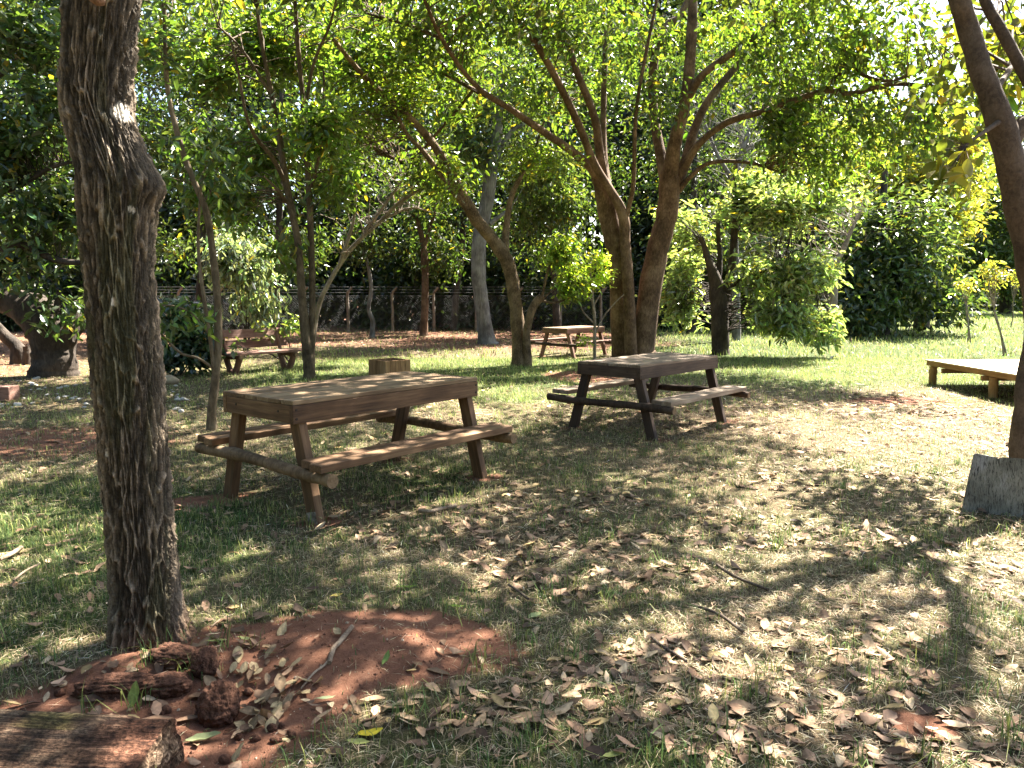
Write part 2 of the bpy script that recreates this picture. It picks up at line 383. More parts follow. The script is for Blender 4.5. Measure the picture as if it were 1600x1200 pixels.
def ground_material():
    m, nt, N, L, b = nodes_of('forest_floor')
    tc = N.new('ShaderNodeTexCoord')
    def noise(scale, detail=6, rough=0.6, dist=0.0):
        n = N.new('ShaderNodeTexNoise'); n.inputs['Scale'].default_value = scale; n.inputs['Detail'].default_value = detail; n.inputs['Roughness'].default_value = rough; n.inputs['Distortion'].default_value = dist
        L.new(tc.outputs['Object'], n.inputs['Vector']); return n
    def mixc(f, a, c):
        x = N.new('ShaderNodeMix'); x.data_type = 'RGBA'
        for s, v in ((x.inputs[0], f), (x.inputs[6], a), (x.inputs[7], c)):
            if isinstance(v, (tuple, float)): s.default_value = v
            else: L.new(v, s)
        return x.outputs[2]
    nf = noise(95, 5, 0.75, 1.2); nm = noise(14, 6, 0.65, 0.5); nl = noise(1.1, 5, 0.6)
    dry = ramp(N, [(0.32, (0.020, 0.013, 0.008)), (0.48, (0.085, 0.060, 0.036)), (0.61, (0.21, 0.155, 0.098)), (0.75, (0.38, 0.30, 0.195))]); L.new(nf.outputs['Fac'], dry.inputs[0])
    grn = ramp(N, [(0.32, (0.010, 0.014, 0.005)), (0.54, (0.042, 0.060, 0.017)), (0.76, (0.16, 0.19, 0.06))]); L.new(nf.outputs['Fac'], grn.inputs[0])
    soil = ramp(N, [(0.28, (0.075, 0.034, 0.020)), (0.55, (0.18, 0.085, 0.053)), (0.80, (0.32, 0.175, 0.113))]); sn = N.new('ShaderNodeMath'); sn.operation = 'MULTIPLY_ADD'; sn.inputs[1].default_value = .55; sh = N.new('ShaderNodeMath'); sh.operation = 'MULTIPLY'; sh.inputs[1].default_value = .5; L.new(nm.outputs['Fac'], sh.inputs[0]); L.new(nf.outputs['Fac'], sn.inputs[0]); L.new(sh.outputs[0], sn.inputs[2]); L.new(sn.outputs[0], soil.inputs[0])
    ag = N.new('ShaderNodeAttribute'); ag.attribute_name = 'green'; as_ = N.new('ShaderNodeAttribute'); as_.attribute_name = 'soil'
    def edge(attr, n, gain, width):
        a = N.new('ShaderNodeMath'); a.operation = 'MULTIPLY_ADD'; a.inputs[1].default_value = gain; L.new(n.outputs['Fac'], a.inputs[0]); L.new(attr.outputs['Fac'], a.inputs[2])
        r = N.new('ShaderNodeMapRange'); r.inputs['From Min'].default_value = 0.5 + gain * 0.5 - width; r.inputs['From Max'].default_value = 0.5 + gain * 0.5 + width; L.new(a.outputs[0], r.inputs['Value']); return r.outputs[0]
    c1 = mixc(edge(ag, nm, 0.9, 0.25), dry.outputs[0], grn.outputs[0])
    c2 = mixc(edge(as_, nm, 0.5, 0.18), c1, soil.outputs[0])
    L.new(c2, b.inputs['Base Color']); b.inputs['Roughness'].default_value = 0.95; b.inputs['Specular IOR Level'].default_value = 0.1
    bp = N.new('ShaderNodeBump'); bp.inputs['Strength'].default_value = 0.7; bp.inputs['Distance'].default_value = 0.015
    sm = N.new('ShaderNodeMath'); sm.operation = 'ADD'; L.new(nf.outputs['Fac'], sm.inputs[0]); L.new(nm.outputs['Fac'], sm.inputs[1])
    L.new(sm.outputs[0], bp.inputs['Height']); L.new(bp.outputs[0], b.inputs['Normal'])
    return m

def build_ground():
    xs = warp_axis(-400, 400, -4.2, 5.0, 235, 75, 75); ys = warp_axis(-200, 500, 1.6, 9.0, 185, 25, 110)
    X, Y = np.meshgrid(xs, ys); Z = ground_h(X, Y)
    V = np.stack([X, Y, Z], -1).reshape(-1, 3); ny, nx = X.shape
    i = np.arange(ny * nx).reshape(ny, nx)
    F = np.stack([i[:-1, :-1], i[:-1, 1:], i[1:, 1:], i[1:, :-1]], -1).reshape(-1, 4)
    me = mk('ground', [(V, F, None)], ground_material())
    for nm, fn in (('soil', soil_mask), ('green', green_mask)):
        a = me.attributes.new(nm, 'FLOAT', 'POINT'); a.data.foreach_set('value', fn(V[:, 0], V[:, 1]).astype(np.float32))
    o = obj('ground', me); tag(o, 'shaded park ground of thin grass, dry leaf litter and red earth', None, None, 'structure')
build_ground()

# ------------------------------------------------------------------ where the sun reaches the ground in the photograph
LIT = np.array([[int(ch) for ch in row] for row in (
    "2122332112246899",   # 515
    "2145678853468999",   # 565
    "3255656894489987",   # 615
    "1144333443355599",   # 665
    "2133222344222366",   # 715
    "4222222343333444",   # 765
    "2322222333334563",   # 820
    "3422222233445542",   # 875
    "2511111123566358",   # 930
    "2311111223555367",   # 990
    "1121112433556456",   # 1050
    "2323332322664566",   # 1110
    "1143222222653455")], float) / 9.0   # 1170
LIT_Y = np.array([515, 565, 615, 665, 715, 765, 820, 875, 930, 990, 1050, 1110, 1170.])
def lit_fraction(p):
    """Share of sun the ground gets where the shadow of point p falls (p (n,3)); 0.2 outside what the photo shows."""
    s = p - SUND[None, :] * (p[:, 2:3] / SUND[2]); s = s.copy(); s[:, 2] = 0
    u, v, fw = proj(s)
    ok = (fw > 0.5) & (u > -150) & (u < 1750) & (v > 490) & (v < 1300)
    col = np.clip((u / 100 - 0.5), 0, 14.999); row = np.interp(v, LIT_Y, np.arange(len(LIT_Y))); row = np.clip(row, 0, len(LIT_Y) - 1.001)
    i = row.astype(int); j = col.astype(int); fi = row - i; fj = col - j
    val = (LIT[i, j] * (1 - fj) + LIT[i, j + 1] * fj) * (1 - fi) + (LIT[i + 1, j] * (1 - fj) + LIT[i + 1, j + 1] * fj) * fi
    val = val + .13 * ((v > 760) & (u < 900)); return np.where(ok, val, 0.25), ok

def in_view(p):
    u, v, fw = proj(p); return (fw > 0) & (u > -40) & (u < 1640) & (v > -40)

# ------------------------------------------------------------------ trees
SUNNY = [((1.35, 15.4, 1.9), .9), ((1.0, 15.0, 2.4), .5), ((-3.3, 12.6, 4.2), .7), ((-1.3, 14.5, 4.2), .6), ((-1.6, 14.2, 5.2), .5), ((-4.9, 12.5, 4.0), .5), ((-5.9, 17.0, 2.1), .9), ((-4.4, 14.2, .7), .5), ((1.2, 17.4, .7), .6), ((-5.4, 11.9, 5.0), .6), ((6.4, 17.0, 1.8), 1.2), ((-7.6, 13.0, 4.6), .5)]
def ell_points(blob, n, r, shell=0.35):
    """blob: (centre (3), radii (3)); points in the ellipsoid, pushed a little outwards."""
    c, rad = np.array(blob[0], float), np.array(blob[1], float)
    k = max(3, n // 14); d = unit(r.normal(size=(k, 3))); sub = d * (r.random(k) ** .45)[:, None] * 0.86
    w = r.random(k) + .25; pick = r.choice(k, n, p=w / w.sum()); sz = r.uniform(.16, .34, k)
    return c + (sub[pick] + r.normal(size=(n, 3)) * sz[pick][:, None] * np.array([1, 1, .8])) * rad

def pb(u, v, Y, ru, rv, ry):
    """Blob given by its place in the photo and its depth: radii across in px, along the view in metres."""
    return (P(u, v, Y), (ru * Y / FPX, ry, rv * Y / FPX))

def make_crown(name_seed, blobs, weights, n_clusters, per, cl_r, L, W, color, limbs, mat, shade=True, droop=0.5, flat=0.5, thin=0.8, yellow=0.02, twig_r=0.006, vary=0.28, twig_frac=1.0, min_z=0.25, hexa=True, max_twig=1.5):
    r = np.random.default_rng(name_seed)
    w = np.array(weights, float); w /= w.sum(); cnt = np.maximum(1, (w * n_clusters).astype(int))
    C = np.vstack([ell_points(b, k, r) for b, k in zip(blobs, cnt)])
    C = C[C[:, 2] > min_z]
    if shade:
        f, ok = lit_fraction(C); iv = in_view(C)
        keep = 1 - f * np.where(iv, thin, 1.06)
        C = C[r.random(len(C)) < keep]
    if shade:
        for q, rad in SUNNY:
            d = C - np.array(q)[None]; t = d @ SUND; dist = np.linalg.norm(d - t[:, None] * SUND[None], axis=1)
            C = C[~((t > .8) & (dist < rad) & (r.random(len(C)) < .93))]; 
    # twigs to the nearest limb point (nearest among lower points preferred)
    S = np.vstack(limbs)
    ch = []
    tw = C[r.random(len(C)) < twig_frac]
    if len(tw) and len(S) > 7:
        near = np.empty(len(tw), int)
        for a in range(0, len(tw), 400):
            d = tw[a:a + 400, None, :] - S[None, :, :3]; dd = np.linalg.norm(d, axis=2) + 0.6 * np.maximum(0, -d[:, :, 2])
            kk = np.argpartition(dd, 6, axis=1)[:, :6]; near[a:a + 400] = kk[np.arange(len(kk)), r.integers(0, 6, len(kk))]
        okk = np.linalg.norm(tw - S[near, :3], axis=1) < max_twig; tw = tw[okk]; near = near[okk]
        A = S[near, :3]; t = np.linspace(0, 1, 5)[None, :, None]; ln = np.linalg.norm(tw - A, axis=1)
        mid = np.stack([np.zeros_like(ln), np.zeros_like(ln), ln * r.uniform(0.05, 0.22, len(ln))], 1) + r.normal(size=(len(ln), 3)) * (ln * 0.10)[:, None]
        paths = A[:, None, :] * (1 - t) + tw[:, None, :] * t + mid[:, None, :] * (4 * t * (1 - t))
        rr = np.minimum(twig_r * (0.6 + 1.1 * ln), S[near, 3] * 0.6 + 0.002)[:, None] * np.linspace(1, 0.3, 5)[None, :]
        V, F = tubes(paths, np.maximum(rr, 0.002), 4); ch.append((V, F))
    k = r.poisson(per, len(C)); cc = np.repeat(C, k, axis=0)
    tone = np.repeat(np.exp(0.22 * r.normal(size=len(C))), k)
    out = unit(cc - np.repeat(np.array([b[0] for b in blobs]).mean(0)[None, :], len(cc), 0)) * 0.35
    V, F, Cc = leaves(cc, L, W, color, cl_r, droop, flat, 0.35, vary, name_seed + 5, out, yellow, hexa)
    Cc = Cc * np.repeat(tone, 6 if hexa else 4)[:, None]
    me = mk('crown', [(V, F, Cc)], mat, smooth=False)
    tm = None if not ch else ch
    return me, tm

def tree(name, label, trunk_specs, bark, blobs=None, weights=None, n=0, per=30, cl_r=0.25, L=0.12, W=0.045, color=(0.05, 0.085, 0.02), mat=None, seed=1,
         group=None, cat='tree', base=None, extra_limbs=(), **kw):
    """trunk_specs: list of (part name, spec[, seg]); the first is the trunk."""
    b = base if base is not None else P(*trunk_specs[0][1][0][:3])
    b = np.array([b[0], b[1], 0.0])
    root = thing(name, label, cat, b, 0, group)
    lines = []
    for i, sp in enumerate(trunk_specs):
        seg = sp[2] if len(sp) > 2 else (16 if i == 0 else 9)
        chunks, S = limb(sp[1], seg, 7, 0.09 if i == 0 else 0.06, seed + i * 3) if len(sp[1][0]) == 4 and not isinstance(sp[1], np.ndarray) else limb3(sp[1], seg, 7, 0.08, seed + i * 3)
        if i == 0:   # let the foot of the trunk run into the ground, with a slight flare
            pass
        chunks = [(c[0] - b, c[1], c[2]) for c in chunks]
        obj(sp[0], mk(sp[0], chunks, bark), root); lines.append(S)
    for S in extra_limbs: lines.append(S)
    if blobs:
        me, tw = make_crown(seed, blobs, weights or [1] * len(blobs), n, per, cl_r, L, W, color, lines, mat or M_LEAF, **kw)
        me.transform(Matrix.Translation(Vector(tuple(-b))))
        c = obj('crown', me, root); c['kind'] = 'stuff'
        if tw: tw_(mk('twigs', [(V - b, F, None) for V, F in tw], bark), root)
    return root, lines

def gv(Y, z=0.0):
    return float(proj(np.array([0.0, Y, z]))[1])
def foot(u, Y, w, flare=1.5, du=0):
    return [(u - du, gv(Y, -0.12), Y, w * flare), (u - du * .6, gv(Y, 0.0), Y, w * (1 + (flare - 1) * .6)), (u, gv(Y, 0.22), Y, w * 1.05)]

# ---- big rough-barked trunk close to the camera
def build_big_trunk():
    Y0 = 3.10
    prof = [(1075, 232, 172), (1035, 234, 150), (1005, 233, 132), (960, 229, 122), (900, 226, 117), (750, 213, 116), (600, 201, 120), (450, 188, 117), (380, 184, 121), (335, 184, 127),
            (290, 184, 130), (255, 177, 126), (225, 167, 119), (190, 157, 114), (150, 151, 116), (100, 153, 115), (0, 160, 118), (-150, 172, 112), (-400, 200, 104), (-800, 240, 92)]
    b = P(232, gv(Y0), Y0); b[2] = 0
    pts = np.array([np.r_[P(u, v, Y0), w * 0.420 * Y0 / FPX] for v, u, w in prof])
    S0 = spline(pts, 12)
    dl = np.r_[0, np.cumsum(np.linalg.norm(np.diff(S0[:, :3], axis=0), axis=1))]
    nz, na = 760, 290
    s = np.r_[np.linspace(0, 3.1, nz - 60), np.linspace(3.1, dl[-1], 61)[1:]]
    S = np.stack([np.interp(s, dl, S0[:, k]) for k in range(4)], 1)
    th = np.linspace(0, 2 * np.pi, na, endpoint=False); th = th + .45 * np.cos(th)      # finer towards the path
    TH, SS = np.meshgrid(th, s)
    # anastomosing ridges: distance to the borders of tall jittered cells, wrapped round the trunk
    ncell = 24; ch = 0.17
    def cells(seed, ncell, ch, warp):
        gx = TH / (2 * np.pi) * ncell + warp * (fbm(np.cos(TH) * 2 + 9, SS * 2.2 + np.sin(TH) * 2, seed, 3) - 0.5) * 2
        gx = gx + 0.9 * np.sin(SS * 2.1 + seed) + 1.2 * SS; gy = SS / ch + warp * (vnoise(np.cos(TH) * 3, SS * 4 + np.sin(TH) * 3, seed + 1) - 0.5)
        ix = np.floor(gx).astype(int); iy = np.floor(gy).astype(int)
        f1 = np.full(gx.shape, 9.0); f2 = f1.copy()
        for ox in (-1, 0, 1):
            for oy in (-1, 0, 1):
                cx = ix + ox; cy_ = iy + oy; cw = np.mod(cx, ncell)
                d = np.hypot(cx + 0.1 + 0.8 * hash2(cw, cy_, seed) - gx, cy_ + 0.1 + 0.8 * hash2(cw, cy_, seed + 7) - gy)
                m = d < f1; f2 = np.where(m, f1, np.minimum(f2, d)); f1 = np.where(m, d, f1)
        return f2 - f1
    e1 = cells(11, 34, 0.19, 1.3); e2 = cells(23, 74, 0.12, 1.6)
    nfine = fbm(np.cos(TH) * 14 + 40, SS * 26 + np.sin(TH) * 14, 3, 4)
    nmid = fbm(np.cos(TH) * 5 + 20, SS * 5 + np.sin(TH) * 5, 4, 3)
    thick = 0.04 + 0.15 * nmid
    ridge = (1 - sstep(thick * 0.35, thick * 1.5, e1)); ridge2 = (1 - sstep(0.05, 0.35, e2))
    strk = fbm(TH * 31.8 + 3 * nmid, SS * 5.5, 15, 4); hgt = 0.62 * ridge * (.5 + nmid) + 0.42 * ridge2 * (0.4 + nmid) + 1.0 * (nfine - 0.5) + 0.5 * (strk - .5)
    base_s = SS
    R = S[:, 3][:, None] + 0.0150 * (hgt - 0.40)
    # knot bulge on the right-hand side, old swelling left, root flare lobes
    zc = S[:, 2]
    def bump(zp, ang, amp, sz, sa):
        dA = np.angle(np.exp(1j * (TH - ang))); return amp * np.exp(-((zc[:, None] - zp) / sz) ** 2 - (dA / sa) ** 2)
    zk = P(250, 292, Y0)[2]
    R = R + bump(zk - .01, 0.0, 0.030, 0.060, 0.7) + bump(zk + 0.05, 0.2, 0.012, 0.10, 0.6)
    flare = np.exp(-np.maximum(zc, 0) / 0.11)[:, None]
    R = R * (1 + flare * (0.10 + 0.22 * np.maximum(0, np.cos(3 * TH + 0.6)) + 0.15 * np.maximum(0, np.cos(TH - 0.1))))
    V = np.stack([S[:, 0][:, None] + R * np.cos(TH), S[:, 1][:, None] - R * np.sin(TH), np.repeat(S[:, 2][:, None], na, 1)], -1)
    tone = np.clip(0.05 + 1.0 * ridge * sstep(.35, .65, nmid) * (0.3 + nfine) + 0.30 * ridge2 * nmid + 0.9 * (nfine - 0.5) + .3 * (strk - .5), 0, 1)[..., None]
    dark = np.array([0.030, 0.023, 0.015]); light = np.array([0.26, 0.20, 0.14])
    c = dark * (1 - tone) + light * tone
    moss = (sstep(0.52, 0.72, fbm(np.cos(TH) * 2 + 70, SS * 1.6 + np.sin(TH) * 2, 8, 3)) * 0.55)[..., None]
    c = c * (1 - moss) + moss * np.array([0.075, 0.078, 0.032]) * (0.5 + tone)
    # soil splashed on the lowest few centimetres
    sp = (np.exp(-np.maximum(zc, 0) / 0.07)[:, None] * (0.35 + 0.95 * nmid))[..., None]; sp = np.clip(sp, 0, 0.9)
    c = c * (1 - sp) + sp * np.array([0.16, 0.075, 0.04])
    # white lichen scars
    for (u, v, du, dv) in ((172, 166, 11, 14), (193, 325, 4, 5), (204, 172, 3, 6), (172, 472, 4, 7), (162, 712, 2, 4)):
        q = P(u, v, Y0 - 0.15); dx = (V[..., 0] - q[0]) / (du * 2.95 / FPX); dz = (V[..., 2] - q[2]) / (dv * 2.95 / FPX)
        front = V[..., 1] < S[:, 1][:, None]
        k = (1 - sstep(0.75, 1.15, np.hypot(dx, dz) + 1.6 * (nfine - 0.5) + .5 * (strk - .5))) * front
        k = k[..., None]; c = c * (1 - k) + k * (np.array([0.60, 0.54, 0.45]) * (0.45 + 0.9 * nfine[..., None]))
    i = np.arange(nz * na).reshape(nz, na); j = np.roll(i, -1, 1)
    F = np.stack([i[:-1], i[1:], j[1:], j[:-1]], -1).reshape(-1, 4)
    root = thing('rough_bark_tree', 'big tree with dark furrowed bark and a white scar, beside the red earth', 'tree', b)
    obj('trunk', mk('trunk', [(V.reshape(-1, 3) - b, F, c.reshape(-1, 3))], M_BARK_ROUGH), root)
    # short cut stub that sticks out towards the camera at the top of the view, curled downwards
    q = P(152, -6, Y0 - 0.12)
    stub = np.array([np.r_[q + np.array([0, 0.03, 0.05]), 0.020], np.r_[q + np.array([-0.005, -0.03, 0.02]), 0.021], np.r_[q + np.array([0.01, -0.055, -0.012]), 0.022], np.r_[q + np.array([0.03, -0.06, -0.03]), 0.024], np.r_[q + np.array([0.045, -0.045, -0.03]), 0.019]])
    chs, _ = limb3(stub, 12, 6, 0.05, 3)
    V2 = chs[0][0] - b; ccol = np.tile(np.array([[0.20, 0.115, 0.075]]), (len(V2), 1))
    end = V2[-12:].mean(0); V2c = np.vstack([V2[-12:], end]); Fc = np.array([[k, (k + 1) % 12, 12] for k in range(12)])
    obj('branch_stub', mk('branch_stub', [(V2, chs[0][1], ccol), (V2c, Fc, np.tile([[0.30, 0.20, 0.13]], (13, 1)))], M_BARK_ROUGH), root)
    # upper limbs and crown, above the frame
    top = S[-1]; zt = top[2]; lines = [S[-40:]]
    def up(dx, dy, dz, r0, r1):
        p0 = top[:3] - np.array([0, 0, 0.5]); p3 = top[:3] + np.array([dx, dy, dz]); m1 = p0 * 0.6 + p3 * 0.4 + np.array([0, 0, 0.4]); return np.array([np.r_[p0, r0], np.r_[m1, (r0 + r1) / 2], np.r_[p3, r1]])
    for d in ((1.6, 1.2, 2.0), (-1.5, 0.8, 1.8), (0.3, -1.6, 2.2)):
        c3, S3 = limb3(up(*d, 0.07, 0.02), 8, 7, 0.05, 4); lines.append(S3)
        V3 = c3[0][0] - b; obj('branch', mk('branch', [(V3, c3[0][1], np.tile([[0.08, 0.06, 0.045]], (len(V3), 1)))], M_BARK_ROUGH), root)
    me, tw = make_crown(31, [((-1.5, 3.2, zt + 2.0), (2.6, 2.4, 1.1))], [1], 210, 34, 0.28, 0.15, 0.065, (0.05, 0.085, 0.02), lines, M_LEAF, thin=1.0)
    me.transform(Matrix.Translation(Vector(tuple(-b)))); o = obj('crown', me, root); o['kind'] = 'stuff'
    tw_(mk('twigs', [(V - b, F, np.tile([[0.08, 0.06, 0.045]], (len(V), 1))) for V, F in tw], M_BARK_ROUGH), root)
build_big_trunk()

# ---- twin-trunk spreading tree in the middle
YC = 16.6
def build_spreading_tree():
    t = [('trunk', foot(973, YC, 44, 1.45) + [(969, 460, YC, 44), (967, 400, YC, 42), (952, 340, YC + .1, 40), (940, 290, YC + .1, 32), (925, 250, YC, 24)], 18),
         ('trunk', foot(1004, YC - .1, 48, 1.4, -4) + [(1018, 440, YC, 46), (1030, 380, YC, 45), (1042, 335, YC, 43), (1046, 290, YC, 42), (1045, 268, YC, 36)], 18),
         ('trunk', foot(986, YC - .45, 26, 1.4) + [(982, 450, YC - .4, 24), (977, 380, YC - .3, 22), (974, 338, YC - .3, 22), (955, 300, YC - .3, 18), (930, 258, YC - .5, 16), (900, 185, YC - .9, 15), (848, 85, YC - 1.5, 14), (795, 5, YC - 2, 12), (740, -90, YC - 2.6, 9)], 12),
         ('branch', [(976, 345, YC - .3, 12), (984, 318, YC - .4, 10), (990, 280, YC - .6, 9), (994, 175, YC - .9, 8), (1010, 80, YC - 1.0, 7), (1026, 0, YC - 1.2, 6), (1040, -90, YC - 1.3, 4)], 8),
         ('branch', [(935, 275, YC, 20), (905, 245, YC - .3, 17), (858, 212, YC - .9, 15), (800, 172, YC - 1.6, 13), (745, 135, YC - 2.4, 10), (690, 60, YC - 3.6, 8), (640, -60, YC - 4.8, 6)], 10),
         ('branch', [(800, 172, YC - 1.6, 9), (740, 140, YC - 1.0, 8), (680, 110, YC - .6, 7), (600, 90, YC - .4, 6), (530, 70, YC - .3, 4)], 8),
         ('branch', [(740, 140, YC - 1.0, 7), (690, 200, YC - .4, 6), (640, 250, YC + .2, 5), (590, 240, YC, 4)], 8),
         ('branch', [(690, 60, YC - 3.6, 7), (640, 40, YC - 3.2, 6), (570, 20, YC - 2.9, 4)], 8),
         ('branch', [(944, 290, YC + .1, 24), (936, 230, YC, 18), (928, 180, YC - .1, 16), (897, 100, YC - .2, 14), (878, 30, YC - .4, 12), (870, -80, YC - .6, 8)], 10),
         ('branch', [(950, 300, YC + .2, 20), (944, 240, YC + .5, 13), (943, 160, YC + .8, 12), (946, 80, YC + 1, 11), (950, 0, YC + 1.2, 9), (945, -90, YC + 1.3, 6)], 10),
         ('branch', [(1043, 290, YC, 30), (1032, 240, YC + .3, 21), (1020, 165, YC + .5, 18), (1024, 80, YC + .5, 17), (1042, 40, YC + .5, 15), (1065, 20, YC + .5, 12), (1100, -60, YC + .4, 8)], 10),
         ('branch', [(1045, 285, YC, 36), (1054, 225, YC - .2, 27), (1073, 145, YC - .4, 24), (1080, 60, YC - .5, 21), (1082, 0, YC - .6, 19), (1078, -110, YC - .8, 13)], 12),
         ('branch', [(1076, 150, YC - .4, 18), (1100, 115, YC - .7, 15), (1145, 82, YC - 1.1, 14), (1200, 42, YC - 1.6, 12), (1265, 0, YC - 2.1, 10), (1330, -50, YC - 2.6, 7)], 10),
         ('branch', [(1058, 285, YC, 26), (1072, 250, YC, 22), (1088, 195, YC + .2, 18), (1112, 150, YC + .3, 16), (1168, 85, YC + .5, 13), (1215, 40, YC + .7, 11), (1265, -20, YC + .9, 8)], 10),
         ('branch', [(1066, 268, YC, 20), (1090, 228, YC - .3, 15), (1135, 192, YC - .8, 13), (1200, 172, YC - 1.4, 12), (1285, 143, YC - 2.1, 11), (1330, 146, YC - 2.5, 10), (1390, 132, YC - 2.9, 9), (1450, 134, YC - 3.3, 7), (1520, 138, YC - 3.8, 5)], 10),
         ('branch', [(1285, 143, YC - 2.1, 8), (1328, 104, YC - 2.4, 7), (1350, 118, YC - 2.6, 7), (1390, 126, YC - 2.8, 7), (1440, 110, YC - 3.1, 6), (1490, 88, YC - 3.5, 4)], 8),
         ('branch', [(1060, 298, YC, 14), (1080, 275, YC - .2, 10), (1105, 256, YC - .4, 9), (1140, 252, YC - .7, 8), (1180, 256, YC - 1.0, 6), (1220, 270, YC - 1.2, 4)], 8)]
    t = [(n_, [(u, v, Y, w_ * .76) for u, v, Y, w_ in sp_], sg) for n_, sp_, sg in t]
    blobs, w = [], []
    def b(x, k=1.0): blobs.append(x); w.append(k)
    b(pb(620, 100, 16.2, 150, 90, 1.2), 2.6); b(pb(700, 30, 14.5, 150, 70, 1.6), 2.4); b(pb(570, 215, 16.5, 90, 45, .9), 1.0); b(pb(640, 265, 17.0, 85, 45, .8), .9); b(pb(735, 140, 16.0, 80, 60, 1.0), 1.2); b(pb(600, 40, 13.6, 90, 40, .6), .9)
    b(pb(850, 20, 15.0, 130, 60, 2.0), 1.8); b(pb(870, 150, 17.0, 60, 50, 1.2), .5); b(pb(985, 60, 17.5, 100, 80, 1.6), 1.4); b(pb(1000, 190, 16.0, 50, 80, .8), .6)
    b(pb(1130, 30, 16.5, 140, 60, 2.0), 1.8); b(pb(1130, 120, 17.5, 80, 40, 1.2), .6)
    b(pb(1260, 70, 14.8, 140, 90, 1.6), 2.0); b(pb(1400, 70, 13.6, 140, 90, 1.6), 2.2); b(pb(1330, 190, 14.5, 120, 50, 1.2), 1.6); b(pb(1450, 175, 13.2, 90, 70, 1.0), 1.5); b(pb(1230, 170, 15.5, 80, 40, 1.0), .8)
    b(pb(1270, 250, 15.0, 80, 60, .9), 1.2); b(pb(1530, 110, 12.5, 80, 100, 1.2), 1.2)
    # crown above the frame: it shades the tables and the ground in front
    b(((0.2, 12.0, 7.2), (3.6, 2.8, 1.2)), 4.2); b(((3.8, 11.8, 7.0), (3.2, 2.8, 1.2)), 4.2); b(((-2.6, 11.0, 6.5), (2.6, 2.4, 1.0)), 3.0); b(((2.6, 16.5, 9.3), (5.0, 3.5, 1.4)), 3.5); b(((6.2, 14.2, 8.2), (2.6, 2.6, 1.2)), 1.5)
    b(((-5.0, 13.8, 7.6), (2.4, 2.6, 1.1)), 1.8)
    def up(p0, p1, r0, r1):
        p0 = np.array(p0); p1 = np.array(p1); m = (p0 + p1) / 2 + np.array([0, 0, .35]); return np.array([np.r_[p0, r0], np.r_[m, (r0 + r1) / 2], np.r_[p1, r1]])
    hi = P(640, -60, YC - 4.8); hj = P(1330, -50, YC - 2.6); hk = P(1078, -110, YC - .8); hl = P(740, -90, YC - 2.6)
    t += [('branch', up(hi, (-3.4, 10.6, 6.3), .05, .02), 8), ('branch', up(hl, (0.2, 11.0, 7.0), .07, .02), 8), ('branch', up(hj, (4.6, 10.8, 6.8), .05, .02), 8), ('branch', up(hk, (3.0, 12.5, 7.8), .09, .03), 8), ('branch', up(hk, (2.4, 17.0, 9.3), .09, .03), 8), ('branch', up(hi, (-5.2, 13.4, 7.4), .05, .02), 8)]
    tree('spreading_tree', 'large tree with twin brown trunks and spreading limbs behind the middle picnic table', t, M_BARK_BROWN, blobs, w, 3300, 27, 0.20, 0.16, 0.07, (0.075, 0.118, 0.024), seed=101, thin=0.80, droop=0.7, base=P(990, gv(YC), YC), yellow=0.015)
build_spreading_tree()

